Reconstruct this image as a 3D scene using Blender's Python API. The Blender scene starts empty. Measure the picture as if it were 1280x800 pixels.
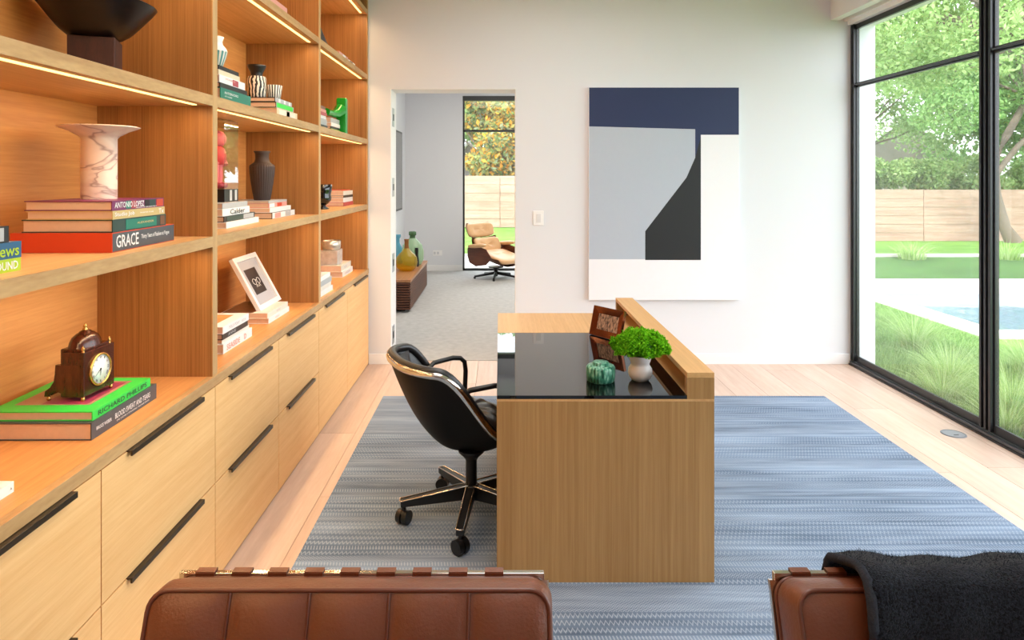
import bpy, math, random
import numpy as np
from mathutils import Vector, Matrix

# ------------------------------------------------------------------ camera, sky, sun, exposure
scene = bpy.context.scene
H, F = 1.58, 840.0                      # eye height (m), focal length in pixels of a 1280 wide frame
cam_d = bpy.data.cameras.new('camera')
cam = bpy.data.objects.new('camera', cam_d)
scene.collection.objects.link(cam)
cam_d.sensor_fit = 'HORIZONTAL'
cam_d.sensor_width = 36.0
cam_d.lens = F / 1280.0 * 36.0
cam_d.shift_x = (640 - 625) / 1280.0
cam_d.shift_y = -(400 - 221) / 1280.0
cam_d.clip_start = 0.05
cam_d.clip_end = 300
cam.location = (0, 0, H)
cam.rotation_euler = (math.pi / 2, 0, 0)
scene.camera = cam

world = bpy.data.worlds.new('bright_sky')
scene.world = world
world.use_nodes = True
_bg = world.node_tree.nodes['Background']
_bg.inputs['Color'].default_value = (0.88, 0.94, 1.0, 1)
_bg.inputs['Strength'].default_value = 3.4

sun_d = bpy.data.lights.new('sun', 'SUN')
sun_d.energy = 2.9
sun_d.angle = math.radians(1.5)
sun_d.color = (1.0, 0.95, 0.86)
sun = bpy.data.objects.new('sun', sun_d)
scene.collection.objects.link(sun)
sun.rotation_euler = Vector((0.38, 0.42, -0.85)).to_track_quat('-Z', 'Y').to_euler()

def area_light(name, loc, direction, sx, sy, power, color=(1, 1, 1), portal=False):
    d = bpy.data.lights.new(name, 'AREA')
    d.shape = 'RECTANGLE'
    d.size, d.size_y = sx, sy
    d.energy = power
    d.color = color
    o = bpy.data.objects.new(name, d)
    scene.collection.objects.link(o)
    o.location = loc
    o.rotation_euler = Vector(direction).to_track_quat('-Z', 'Y').to_euler()
    if portal:
        d.cycles.is_portal = True
    return o

area_light('window_portal', (3.12, 2.5, 1.43), (-1, 0, 0), 6.3, 2.85, 1, portal=True)
area_light('far_window_portal', (1.2, 11.42, 1.48), (0, -1, 0), 3.7, 2.9, 1, portal=True)
# added fill lights for both rooms, unseen under the ceiling, no real fittings
area_light('ceiling_fill', (0.3, 2.6, 3.17), (0, 0, -1), 1.2, 4.2, 36, (1.0, 0.97, 0.93))
area_light('rear_fill', (0.3, -2.2, 3.17), (0, 0, -1), 2.4, 2.0, 8, (1.0, 0.97, 0.93))
area_light('far_room_fill', (0.6, 8.4, 3.17), (0, 0, -1), 2.5, 2.5, 45, (1.0, 0.90, 0.78))

vs = scene.view_settings
vs.view_transform = 'Standard'
vs.look = 'None'
vs.gamma = 1.0
vs.use_curve_mapping = False
vs.exposure = 0.90
cy = scene.cycles
cy.use_denoising = True
cy.max_bounces = 9
cy.diffuse_bounces = 5
cy.glossy_bounces = 4
cy.transmission_bounces = 6
cy.transparent_max_bounces = 12
cy.caustics_reflective = False
cy.caustics_refractive = False
cy.sample_clamp_indirect = 6.0

random.seed(7)
rng = np.random.default_rng(7)
PI = math.pi

# ------------------------------------------------------------------ helpers: colours and materials
def lin(r, g, b):
    def f(v):
        v = v / 255.0
        return v / 12.92 if v <= 0.04045 else ((v + 0.055) / 1.055) ** 2.4
    return (f(r), f(g), f(b), 1.0)

MATS = {}
def new_mat(name):
    m = bpy.data.materials.new(name)
    m.use_nodes = True
    nt = m.node_tree
    return m, nt, nt.nodes['Principled BSDF']

def plain(name, col, rough=0.5, metal=0.0, noise=0.06, nscale=30, bump=0.0, bscale=200, spec=0.5, coat=0.0, emit=None, estr=0):
    if name in MATS:
        return MATS[name]
    m, nt, p = new_mat(name)
    N, L = nt.nodes, nt.links
    tc = N.new('ShaderNodeTexCoord')
    nz = N.new('ShaderNodeTexNoise'); nz.inputs['Scale'].default_value = nscale; nz.inputs['Detail'].default_value = 4
    L.new(tc.outputs['Object'], nz.inputs['Vector'])
    hsv = N.new('ShaderNodeHueSaturation')
    mr = N.new('ShaderNodeMapRange')
    mr.inputs['To Min'].default_value = 1 - noise; mr.inputs['To Max'].default_value = 1 + noise
    L.new(nz.outputs['Fac'], mr.inputs['Value']); L.new(mr.outputs['Result'], hsv.inputs['Value'])
    hsv.inputs['Color'].default_value = col
    L.new(hsv.outputs['Color'], p.inputs['Base Color'])
    p.inputs['Roughness'].default_value = rough
    p.inputs['Metallic'].default_value = metal
    p.inputs['Specular IOR Level'].default_value = spec
    p.inputs['Coat Weight'].default_value = coat
    if bump:
        b = N.new('ShaderNodeBump'); b.inputs['Strength'].default_value = bump; b.inputs['Distance'].default_value = 0.002
        n2 = N.new('ShaderNodeTexNoise'); n2.inputs['Scale'].default_value = bscale; n2.inputs['Detail'].default_value = 3
        L.new(tc.outputs['Object'], n2.inputs['Vector']); L.new(n2.outputs['Fac'], b.inputs['Height']); L.new(b.outputs['Normal'], p.inputs['Normal'])
    if emit:
        p.inputs['Emission Color'].default_value = emit
        p.inputs['Emission Strength'].default_value = estr
    MATS[name] = m
    return m

def wood(name, light, dark, axis, fine=70, along=1.3, rough=0.45, contrast=1.0, vary=0.06, cath=0.5, spec=0.4):
    if name in MATS:
        return MATS[name]
    m, nt, p = new_mat(name)
    N, L = nt.nodes, nt.links
    tc = N.new('ShaderNodeTexCoord'); oi = N.new('ShaderNodeObjectInfo')
    add = N.new('ShaderNodeVectorMath'); add.operation = 'ADD'
    sc = N.new('ShaderNodeVectorMath'); sc.operation = 'SCALE'; sc.inputs['Scale'].default_value = 17.3
    cmb = N.new('ShaderNodeCombineXYZ')
    for i in range(3):
        L.new(oi.outputs['Random'], cmb.inputs[i])
    L.new(cmb.outputs[0], sc.inputs[0]); L.new(tc.outputs['Object'], add.inputs[0]); L.new(sc.outputs[0], add.inputs[1])
    def noise(sa, sx, det, dist=0.0):
        mp = N.new('ShaderNodeMapping')
        s = [sx, sx, sx]; s['XYZ'.index(axis)] = sa
        mp.inputs['Scale'].default_value = s
        L.new(add.outputs[0], mp.inputs['Vector'])
        nz = N.new('ShaderNodeTexNoise'); nz.inputs['Scale'].default_value = 1.0
        nz.inputs['Detail'].default_value = det; nz.inputs['Distortion'].default_value = dist
        L.new(mp.outputs[0], nz.inputs['Vector'])
        return nz
    a = noise(along, fine, 3, 0.2)
    b = noise(along * .45, fine * .12, 4, cath)
    c = noise(along * 8, fine * 3.2, 2)
    m1 = N.new('ShaderNodeMath'); m1.operation = 'MULTIPLY_ADD'; m1.inputs[1].default_value = 0.42; L.new(a.outputs['Fac'], m1.inputs[0])
    m0 = N.new('ShaderNodeMath'); m0.operation = 'MULTIPLY'; m0.inputs[1].default_value = 0.33; L.new(b.outputs['Fac'], m0.inputs[0])
    L.new(m0.outputs[0], m1.inputs[2])
    m2 = N.new('ShaderNodeMath'); m2.operation = 'MULTIPLY_ADD'; m2.inputs[1].default_value = 0.25; L.new(c.outputs['Fac'], m2.inputs[0]); L.new(m1.outputs[0], m2.inputs[2])
    ramp = N.new('ShaderNodeValToRGB')
    w = 0.16 / contrast
    ramp.color_ramp.elements[0].position = 0.5 - w; ramp.color_ramp.elements[0].color = dark
    ramp.color_ramp.elements[1].position = 0.5 + w; ramp.color_ramp.elements[1].color = light
    L.new(m2.outputs[0], ramp.inputs['Fac'])
    hsv = N.new('ShaderNodeHueSaturation')
    mr = N.new('ShaderNodeMapRange'); mr.inputs['To Min'].default_value = 1 - vary; mr.inputs['To Max'].default_value = 1 + vary
    L.new(oi.outputs['Random'], mr.inputs['Value']); L.new(mr.outputs[0], hsv.inputs['Value']); L.new(ramp.outputs[0], hsv.inputs['Color'])
    L.new(hsv.outputs[0], p.inputs['Base Color'])
    p.inputs['Roughness'].default_value = rough
    p.inputs['Specular IOR Level'].default_value = spec
    bp = N.new('ShaderNodeBump'); bp.inputs['Strength'].default_value = 0.12; bp.inputs['Distance'].default_value = 0.001
    L.new(c.outputs['Fac'], bp.inputs['Height']); L.new(bp.outputs[0], p.inputs['Normal'])
    MATS[name] = m
    return m

def glassy(name, tint=(1, 1, 1, 1), haze=0.0, haze_col=(.8, .8, .8, 1), rough=0.0, ior=1.45):
    if name in MATS:
        return MATS[name]
    m = bpy.data.materials.new(name); m.use_nodes = True
    nt = m.node_tree; N, L = nt.nodes, nt.links
    N.remove(N['Principled BSDF'])
    out = N['Material Output']
    t = N.new('ShaderNodeBsdfTransparent'); t.inputs['Color'].default_value = tint
    g = N.new('ShaderNodeBsdfGlossy'); g.inputs['Roughness'].default_value = rough
    fr = N.new('ShaderNodeFresnel')
    gn = N.new('ShaderNodeNewGeometry'); im = N.new('ShaderNodeMapRange')      # same reflectance at the pane's front and back face
    im.inputs['To Min'].default_value = ior; im.inputs['To Max'].default_value = 1 / ior
    L.new(gn.outputs['Backfacing'], im.inputs['Value']); L.new(im.outputs[0], fr.inputs['IOR'])
    mx = N.new('ShaderNodeMixShader')
    L.new(fr.outputs[0], mx.inputs['Fac']); L.new(t.outputs[0], mx.inputs[1]); L.new(g.outputs[0], mx.inputs[2])
    last = mx
    if haze:
        d = N.new('ShaderNodeBsdfDiffuse'); d.inputs['Color'].default_value = haze_col
        m2 = N.new('ShaderNodeMixShader'); m2.inputs['Fac'].default_value = haze
        L.new(mx.outputs[0], m2.inputs[1]); L.new(d.outputs[0], m2.inputs[2]); last = m2
    L.new(last.outputs[0], out.inputs['Surface'])
    MATS[name] = m
    return m

def leafy(name, cols, trans=0.45, rough=0.6):
    if name in MATS:
        return MATS[name]
    m = bpy.data.materials.new(name); m.use_nodes = True
    nt = m.node_tree; N, L = nt.nodes, nt.links
    N.remove(N['Principled BSDF']); out = N['Material Output']
    geo = N.new('ShaderNodeNewGeometry')
    ramp = N.new('ShaderNodeValToRGB'); ramp.color_ramp.interpolation = 'LINEAR'
    els = ramp.color_ramp.elements
    els[0].position = 0; els[0].color = cols[0]
    els[1].position = 1; els[1].color = cols[-1]
    for i, c in enumerate(cols[1:-1]):
        e = els.new((i + 1) / (len(cols) - 1)); e.color = c
    L.new(geo.outputs['Random Per Island'], ramp.inputs['Fac'])
    d = N.new('ShaderNodeBsdfDiffuse'); t = N.new('ShaderNodeBsdfTranslucent'); mx = N.new('ShaderNodeMixShader')
    mx.inputs['Fac'].default_value = trans
    L.new(ramp.outputs[0], d.inputs['Color']); L.new(ramp.outputs[0], t.inputs['Color'])
    L.new(d.outputs[0], mx.inputs[1]); L.new(t.outputs[0], mx.inputs[2]); L.new(mx.outputs[0], out.inputs['Surface'])
    MATS[name] = m
    return m

# ------------------------------------------------------------------ helpers: geometry
class MB:
    def __init__(s):
        s.v, s.f, s.sm = [], [], []
    def add(s, vs_, fs_, smooth=False):
        o = len(s.v)
        s.v += [tuple(p) for p in vs_]
        s.f += [tuple(i + o for i in f) for f in fs_]
        s.sm += [smooth] * len(fs_)
        return s
    def box(s, x0, x1, y0, y1, z0, z1):
        x0, x1 = min(x0, x1), max(x0, x1); y0, y1 = min(y0, y1), max(y0, y1); z0, z1 = min(z0, z1), max(z0, z1)
        V = [(x0, y0, z0), (x1, y0, z0), (x1, y1, z0), (x0, y1, z0), (x0, y0, z1), (x1, y0, z1), (x1, y1, z1), (x0, y1, z1)]
        return s.add(V, [(3, 2, 1, 0), (4, 5, 6, 7), (0, 1, 5, 4), (1, 2, 6, 5), (2, 3, 7, 6), (3, 0, 4, 7)])
    def lathe(s, prof, c=(0, 0, 0), seg=32, sx=1, sy=1, cap=True, wave=None):
        V, Fc = [], []
        n = len(prof)
        for j, (r, z) in enumerate(prof):
            for i in range(seg):
                a = 2 * PI * i / seg
                rr = r * (wave(a, j / (n - 1)) if wave else 1)
                V.append((c[0] + rr * sx * math.cos(a), c[1] + rr * sy * math.sin(a), c[2] + z))
        for j in range(n - 1):
            for i in range(seg):
                k = (i + 1) % seg
                Fc.append((j * seg + i, j * seg + k, (j + 1) * seg + k, (j + 1) * seg + i))
        s.add(V, Fc, True)
        if cap:
            s.add([V[i] for i in range(seg)], [tuple(reversed(range(seg)))])
            s.add([V[(n - 1) * seg + i] for i in range(seg)], [tuple(range(seg))])
        return s
    def tube(s, pts, r, seg=8, closed=False, section=None, up=(0, 0, 1), smooth=True):
        P = [Vector(p) for p in pts]; n = len(P)
        rs = r if hasattr(r, '__len__') else [r] * n
        V, Fc = [], []
        for i in range(n):
            a = P[(i - 1) % n] if (closed or i > 0) else P[i]
            b = P[(i + 1) % n] if (closed or i < n - 1) else P[i]
            t = (b - a).normalized()
            u = Vector(up)
            if abs(t.dot(u)) > 0.97:
                u = Vector((1, 0, 0)) if abs(t.x) < .9 else Vector((0, 1, 0))
            sd = t.cross(u).normalized(); uu = sd.cross(t).normalized()
            if section:
                ring = [(q[0] * rs[i], q[1] * rs[i]) for q in section]
            else:
                ring = [(rs[i] * math.cos(2 * PI * k / seg), rs[i] * math.sin(2 * PI * k / seg)) for k in range(seg)]
            for q in ring:
                V.append(tuple(P[i] + sd * q[0] + uu * q[1]))
        m = len(ring)
        for i in range(n if closed else n - 1):
            j = (i + 1) % n
            for k in range(m):
                l = (k + 1) % m
                Fc.append((i * m + k, i * m + l, j * m + l, j * m + k))
        s.add(V, Fc, smooth)
        if not closed:
            s.add(V[:m], [tuple(reversed(range(m)))]); s.add(V[-m:], [tuple(range(m))])
        return s
    def grid(s, fn, nu, nv, closed_u=False, smooth=True, flip=False):
        V = [fn(i / (nu if closed_u else nu - 1), j / (nv - 1)) for j in range(nv) for i in range(nu)]
        Fc = []
        for j in range(nv - 1):
            for i in range(nu if closed_u else nu - 1):
                k = (i + 1) % nu
                q = (j * nu + i, j * nu + k, (j + 1) * nu + k, (j + 1) * nu + i)
                Fc.append(q[::-1] if flip else q)
        return s.add(V, Fc, smooth)
    def prism(s, poly, fn0, fn1):
        n = len(poly)
        V = [fn0(p) for p in poly] + [fn1(p) for p in poly]
        return s.add(V, [tuple(reversed(range(n))), tuple(range(n, 2 * n))] + [(i, (i + 1) % n, n + (i + 1) % n, n + i) for i in range(n)])
    def pad(s, c, sx, sy, sz, e1=0.35, e2=0.3, nu=32, nv=14):
        sp = lambda v, e: math.copysign(abs(v) ** e, v)
        def fn(u, w):
            a = 2 * PI * u; b = PI * (w - .5)
            return (c[0] + sx * sp(math.cos(b), e1) * sp(math.cos(a), e2), c[1] + sy * sp(math.cos(b), e1) * sp(math.sin(a), e2), c[2] + sz * sp(math.sin(b), e1 if e1 > .5 else .9))
        return s.grid(fn, nu, nv, closed_u=True)
    def xf(s, M, i0=0):
        for i in range(i0, len(s.v)):
            s.v[i] = tuple(M @ Vector(s.v[i]))
        return s

def wloc(o):
    l = Vector((0, 0, 0))
    while o is not None:
        l += o.location; o = o.parent
    return l

def ob(name, mb, mat, parent=None, bevel=0, seg=2, label=None, kind=None, subsurf=0):
    me = bpy.data.meshes.new(name)
    V = np.array(mb.v, dtype=float)
    if parent is not None:
        loc = wloc(parent); base = Vector((0, 0, 0)); off = np.array(loc)
    else:
        off = np.array([(V[:, 0].min() + V[:, 0].max()) / 2, (V[:, 1].min() + V[:, 1].max()) / 2, V[:, 2].min()]); base = Vector(off)
    me.from_pydata((V - off).tolist(), [], mb.f)
    me.polygons.foreach_set('use_smooth', mb.sm)
    me.materials.append(mat)
    me.update()
    o = bpy.data.objects.new(name, me)
    scene.collection.objects.link(o)
    o.parent = parent
    o.location = base
    if bevel:
        b = o.modifiers.new('bevel', 'BEVEL'); b.width = bevel; b.segments = seg; b.limit_method = 'ANGLE'; b.angle_limit = math.radians(40)
    if subsurf:
        q = o.modifiers.new('sub', 'SUBSURF'); q.levels = q.render_levels = subsurf
    if label: o['label'] = label
    if kind: o['kind'] = kind
    return o

def raw(name, V, Fq, mat, parent=None, kind='stuff', smooth=False):
    """big numpy mesh: V (n,3) world coordinates, Fq (m,k) indices"""
    off = np.array(wloc(parent)) if parent is not None else np.array([V[:, 0].mean(), V[:, 1].mean(), V[:, 2].min()])
    me = bpy.data.meshes.new(name)
    m, k = Fq.shape
    me.vertices.add(len(V)); me.vertices.foreach_set('co', (V - off).astype(np.float32).ravel())
    me.loops.add(m * k); me.loops.foreach_set('vertex_index', Fq.astype(np.int32).ravel())
    me.polygons.add(m); me.polygons.foreach_set('loop_start', np.arange(0, m * k, k, dtype=np.int32))
    if smooth:
        me.polygons.foreach_set('use_smooth', np.ones(m, dtype=bool))
    me.update(calc_edges=True)
    me.materials.append(mat)
    o = bpy.data.objects.new(name, me); scene.collection.objects.link(o)
    o.parent = parent
    if parent is None: o.location = off
    if kind: o['kind'] = kind
    return o

def thing(name, label, cat, loc=(0, 0, 0), group=None):
    o = bpy.data.objects.new(name, None); scene.collection.objects.link(o)
    o.empty_display_size = 0.05
    o.location = loc; o['label'] = label; o['category'] = cat
    if group: o['group'] = group
    return o
def tag(o, label, cat, group=None, kind=None):
    o['label'] = label; o['category'] = cat
    if group: o['group'] = group
    if kind: o['kind'] = kind
    return o
def struct(name, mb, mat, parent=None, **k):
    return ob(name, mb, mat, parent, kind=(None if parent is not None else 'structure'), **k)
def struct_root(name, loc=(0, 0, 0)):
    o = bpy.data.objects.new(name, None); scene.collection.objects.link(o); o.location = loc; o['kind'] = 'structure'
    return o

TEXTS = {}
def text_mb(string, extrude=0.0004):
    """flat lettering in local x,y; returns verts, faces normalised to width 1 (x) and its height"""
    if string in TEXTS:
        return TEXTS[string]
    c = bpy.data.curves.new('lettering', 'FONT'); c.body = string; c.size = 1; c.extrude = 0; c.resolution_u = 2
    c.offset = 0.012
    t = bpy.data.objects.new('lettering', c); scene.collection.objects.link(t)
    dg = bpy.context.evaluated_depsgraph_get()
    me = bpy.data.meshes.new_from_object(t.evaluated_get(dg))
    V = np.array([v.co[:] for v in me.vertices]); Fc = [tuple(p.vertices) for p in me.polygons]
    bpy.data.objects.remove(t); bpy.data.curves.remove(c); bpy.data.meshes.remove(me)
    V[:, 0] -= V[:, 0].min(); V[:, 1] -= V[:, 1].min()
    w, h = V[:, 0].max(), V[:, 1].max()
    V[:, 0] /= w; V[:, 1] /= h
    TEXTS[string] = (V, Fc)
    return TEXTS[string]
def put_text(mb, string, origin, xdir, ydir, w, h):
    V, Fc = text_mb(string)
    o, X, Y = Vector(origin), Vector(xdir) * w, Vector(ydir) * h
    mb.add([o + X * p[0] + Y * p[1] for p in V], Fc)
    return mb

# ------------------------------------------------------------------ materials
OAK_L, OAK_D = lin(226, 183, 126), lin(196, 147, 90)
m_oak_y = wood('oak_grain_along', OAK_L, OAK_D, 'Y', fine=60, along=1.5, vary=.03)
m_oak_front = wood('oak_front_lit', lin(246, 199, 137), lin(231, 176, 112), 'Y', fine=75, along=1.6, vary=.02, rough=.5)  # same oak, paler: the light on the fronts is put into the colour
m_oak_panel = wood('oak_upright_shaded', lin(184, 130, 74), lin(126, 82, 42), 'Z', fine=190, along=.9, vary=.03, contrast=.85, cath=.2)  # same oak, darkened: shade on the uprights is painted in
m_oak_back = wood('oak_back_warm_lit', lin(222, 163, 100), lin(196, 133, 74), 'Y', fine=55, along=1.2, vary=.03)  # same oak, more orange: carries the warm shelf light in its colour
m_oak_edge = wood('oak_edge', lin(206, 166, 114), lin(170, 128, 80), 'Y', fine=35, along=3, vary=.03, cath=1.5)
m_desk_v = wood('desk_oak_shaded', lin(176, 138, 88), lin(146, 108, 62), 'Z', fine=90, along=.8, vary=.02)  # same oak again, its colour darkened for the shaded desk sides
m_desk_x = wood('desk_oak_top', lin(214, 172, 118), lin(192, 148, 96), 'Y', fine=70, along=1.4, vary=.02)
m_floor = wood('floor_oak', lin(222, 196, 179), lin(196, 165, 145), 'Y', fine=26, along=1.1, vary=.06, rough=.38, cath=1.2, contrast=.8)
m_walnut = wood('walnut', lin(120, 72, 48), lin(62, 34, 24), 'Y', fine=50, along=2, vary=.05, rough=.4)
m_walnut_top = wood('walnut_top', lin(196, 140, 96), lin(160, 106, 70), 'Y', fine=40, along=2, vary=.02, rough=.35)
m_maho = wood('mahogany', lin(84, 36, 20), lin(38, 14, 9), 'Z', fine=60, along=6, vary=.02, rough=.22, spec=.6)
m_dkwood = wood('dark_turned_wood', lin(22, 8, 7), lin(8, 3, 3), 'X', fine=40, along=5, vary=.05, rough=.34, spec=.35)
m_block = wood('block_wood', lin(74, 38, 30), lin(38, 18, 16), 'Z', fine=60, along=6, vary=.03, rough=.5)
m_wall = plain('wall_paint', lin(224, 225, 229), .85, noise=.012, nscale=2)
m_trimw = plain('trim_paint', lin(240, 239, 238), .6, noise=.01)
m_ext = plain('exterior_stucco', lin(226, 228, 232), .9, noise=.03, nscale=12)
m_carpet = plain('grey_carpet', lin(184, 182, 180), .95, noise=.22, nscale=16, bump=.8, bscale=300, spec=.1)
m_frame = plain('black_window_metal', lin(30, 33, 38), .35, noise=.05, spec=.6)
m_frame2 = plain('window_metal_edge', lin(70, 74, 82), .3, noise=.05, spec=.6)
m_pull = plain('bronze_pull', lin(72, 60, 46), .35, metal=.6, noise=.05)
m_black = plain('black_plastic', lin(14, 14, 16), .38, noise=.1)
m_blackleather = plain('black_leather', lin(24, 23, 24), .32, noise=.15, nscale=40, bump=.4, bscale=260, spec=.6)
m_shell = plain('black_shell', lin(10, 10, 12), .55, noise=.1, spec=.2)
m_chrome = plain('polished_metal', lin(225, 220, 212), .12, metal=1.0, noise=.02)
m_steel = plain('brushed_steel', lin(200, 196, 190), .22, metal=1.0, noise=.03)
m_leather = plain('cognac_leather', lin(104, 54, 31), .38, noise=.10, nscale=7, bump=.35, bscale=180, spec=.55)
m_piping = plain('leather_piping', lin(96, 48, 32), .35, noise=.06, spec=.6)
m_tan = plain('tan_leather', lin(222, 176, 128), .42, noise=.07, nscale=20, spec=.5)
m_glasstop = plain('black_glass', lin(6, 7, 9), .02, noise=.02, spec=.9)
m_page = plain('paper_pages', lin(214, 186, 162), .8, noise=.08, nscale=60)
m_white = plain('white_paper', lin(240, 238, 236), .5, noise=.02)
m_led = plain('led_strip', lin(255, 220, 150), .5, noise=0, emit=(1.0, .66, .22, 1), estr=1.5)
m_whitecer = plain('white_ceramic', lin(226, 222, 220), .28, noise=.03, spec=.5)
m_brass = plain('brass', lin(210, 165, 95), .25, metal=.9, noise=.06)
m_glass = glassy('window_glass', (.99, .992, .99, 1), haze=.05, haze_col=(.9, .94, .92, 1), ior=1.35)  # pale diffuse haze stands for the reflection on the panes
m_acrylic = glassy('clear_acrylic', (.96, .97, .96, 1), ior=1.5)

# ------------------------------------------------------------------ room shell
YB, YB2, YF2 = 5.672, 5.95, 11.27          # back wall faces, far room's far wall
XL, XW = -1.60, 2.971
DX0, DX1, DZ = -0.925, 0.135, 2.323        # doorway
ZC = 3.20

m_sub = plain('subfloor', lin(120, 100, 84), .9)
floor = struct('floor', MB().box(XL - .15, 3.10, -4.0, YB2 - .18, -.12, -.018), m_sub)
# oak planks, each its own piece
pw = 0.236
plank_cache = {}
row = 0
x = XL
while x < XW + .04:
    x1 = min(x + pw, XW + .06)
    y = -4.0 - random.random() * 1.6
    while y < YB2 - .17:
        ln = random.choice((1.9, 2.2, 2.5))
        a, b = max(y, -4.0), min(y + ln, YB2 - .175)
        if b - a > .02:
            ob('floor_plank', MB().box(x + .0012, x1 - .0012, a + .0012, b - .0012, -.018, 0), m_floor, floor)
        y += ln
    x += pw; row += 1

struct('wall_left', MB().box(XL - .15, XL, -4.0, YB2, 0, ZC), m_wall)
wb = MB()
wb.box(XL - .15, DX0, YB, YB2, 0, ZC)
wb.box(DX1, 3.167, YB, YB2, -.15, ZC)
wb.box(DX0, DX1, YB, YB2, DZ, ZC)
struct('wall_back', wb, m_wall)
struct('wall_front', MB().box(XL - .15, 3.10, -4.15, -4.0, 0, ZC), m_wall)
struct('wall_right_blocker', MB().box(XW - .02, 3.167, -4.0, -.642, -.15, ZC), m_wall)  # unseen stretch of wall, added to cut window light from behind the camera
struct('ceiling', MB().box(XL - .15, 3.12, -4.15, YF2 + .15, ZC, ZC + .30), m_wall)
# soffit above the window with shade pocket
sf = MB()
sf.box(2.79, 2.865, -4.0, YB, 2.90, ZC)
sf.box(2.865, 2.935, -4.0, YB, 2.955, ZC)
sf.box(2.935, 3.167, -4.0, YB, 2.858, ZC)
struct('trim_1', sf, m_trimw)
struct('trim_2', MB().box(2.905, 2.935, -4.0, YB, 2.89, 2.955), m_trimw)
struct('baseboard_back', MB().box(DX1 + .002, XW - .02, YB - .012, YB, .0, .088), m_trimw, bevel=.002)
struct('baseboard_back_left', MB().box(-1.105, DX0 - .002, YB - .012, YB, .0, .088), m_trimw, bevel=.002)
# doorway lining with concealed hinges
tr = struct('trim_3', MB().box(DX0, DX0 + .004, YB, YB2, 0, DZ).box(DX1 - .004, DX1, YB, YB2, 0, DZ).box(DX0, DX1, YB, YB2, DZ - .004, DZ), m_trimw)
m_hinge = plain('hinge_steel', lin(176, 178, 182), .35, metal=.8)
for yy in (147, 234, 328, 418):
    z = H - (yy - 221) / F * 5.80
    h = ob('hinge', MB().box(DX0 + .004, DX0 + .007, 5.745, 5.845, z - .08, z + .08), m_hinge, tr, bevel=.002)
    ob('hinge_slot', MB().box(DX0 + .007, DX0 + .010, 5.775, 5.82, z - .028, z + .028), m_black, h)

# far room
struct('carpet_floor', MB().box(XL - .15, 3.10, YB2 - .17, YF2 + .1, -.12, .004), m_carpet)
struct('wall_far_left', MB().box(XL - .15, -1.59, YB2, YF2, 0, ZC), m_wall)
struct('wall_far_right', MB().box(3.02, 3.10, YB2, YF2, -.15, ZC), m_ext)
wf = MB().box(XL - .15, -.625, YF2, YF2 + .15, -.15, ZC).box(3.00, 3.10, YF2, YF2 + .15, -.15, ZC).box(-.625, 3.0, YF2, YF2 + .15, 2.935, ZC)
struct('wall_far', wf, m_wall)
struct('baseboard_far', MB().box(-1.589, -.63, YF2 - .012, YF2, .004, .10), m_trimw)

# ------------------------------------------------------------------ windows
def window_wall():
    w = struct_root('window_1', (XW, YB, 0))
    X0, X1 = 2.955, 3.002
    ztop, tz0, tz1 = 2.856, 2.327, 2.365
    # end jamb against the back wall
    def post(name, y0, y1):
        mb = MB()
        mb.box(X0 + .02, X1, y0, y1, .03, ztop)
        o = ob(name, mb, m_frame, w, bevel=.002)
        rb = MB()
        n = max(2, int((y1 - y0) / .03))
        for i in range(n):
            yy = y0 + (i + .5) * (y1 - y0) / n
            rb.box(X0, X0 + .02, yy - .009, yy + .009, .04, ztop)
        ob('frame_rib', rb, m_frame, o, bevel=.0015)
        return o
    post('jamb', YB - .062, YB - .002)
    ys = [YB - .062]
    y = 4.158
    while y > -.55:
        post('mullion', y - .118, y)
        ys += [y, y - .118]
        y -= 1.52
    ys.append(-.58)
    post('jamb', -.64, -.58)
    t = ob('sill_track', MB().box(X0 - .02, X1 + .03, -.64, YB - .002, .0, .012), m_frame, w)
    for k, (a, b) in enumerate(((X0 - .012, X0 - .002), (X0 + .006, X0 + .014))):
        ob('track_rail', MB().box(a, b, -.64, YB - .002, .012, .030 + .004 * k), m_frame2, t, bevel=.0015)
    for i in range(0, len(ys), 2):
        ya, yb = ys[i + 1], ys[i]
        ob('bottom_rail', MB().box(X0 + .02, X1 - .01, ya, yb, .030, .085), m_frame, w, bevel=.002)
        tr_ = ob('transom', MB().box(X0 + .02, X1, ya, yb, tz0, tz1), m_frame, w, bevel=.002)
        ob('transom_rib', MB().box(X0, X0 + .02, ya, yb, tz0 + .012, tz1 - .012), m_frame2, tr_, bevel=.002)
        ob('top_rail', MB().box(X0 + .02, X1, ya, yb, 2.815, ztop), m_frame, w, bevel=.002)
        ob('pane', MB().box(2.984, 2.986, ya - .01, yb + .01, .08, tz0 + .005), m_glass, w)
        ob('pane', MB().box(2.984, 2.986, ya - .01, yb + .01, tz1 - .005, 2.82), m_glass, w)
window_wall()

def far_window():
    w = struct_root('window_2', (1.0, YF2, 0))
    y0, y1 = YF2 + .02, YF2 + .10
    xs = [-.625, 1.20, 3.0]
    ob('jamb', MB().box(-.625, -.595, y0, y1, 0, 2.935), m_frame, w)
    ob('jamb', MB().box(2.97, 3.0, y0, y1, 0, 2.935), m_frame, w)
    ob('mullion', MB().box(1.17, 1.23, y0, y1, 0, 2.935), m_frame, w)
    ob('top_rail', MB().box(-.625, 3.0, y0 - .03, y1, 2.855, 2.935), m_frame, w)
    ob('transom', MB().box(-.625, 3.0, y0, y1, 2.335, 2.37), m_frame, w)
    ob('sill_track', MB().box(-.625, 3.0, y0, y1, 0, .04), m_frame, w)
    for xa, xb in ((-.60, 1.175), (1.225, 2.975)):
        ob('pane', MB().box(xa, xb, YF2 + .06, YF2 + .062, .035, 2.34), m_glass, w)
        ob('pane', MB().box(xa, xb, YF2 + .06, YF2 + .062, 2.365, 2.86), m_glass, w)
far_window()

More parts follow.
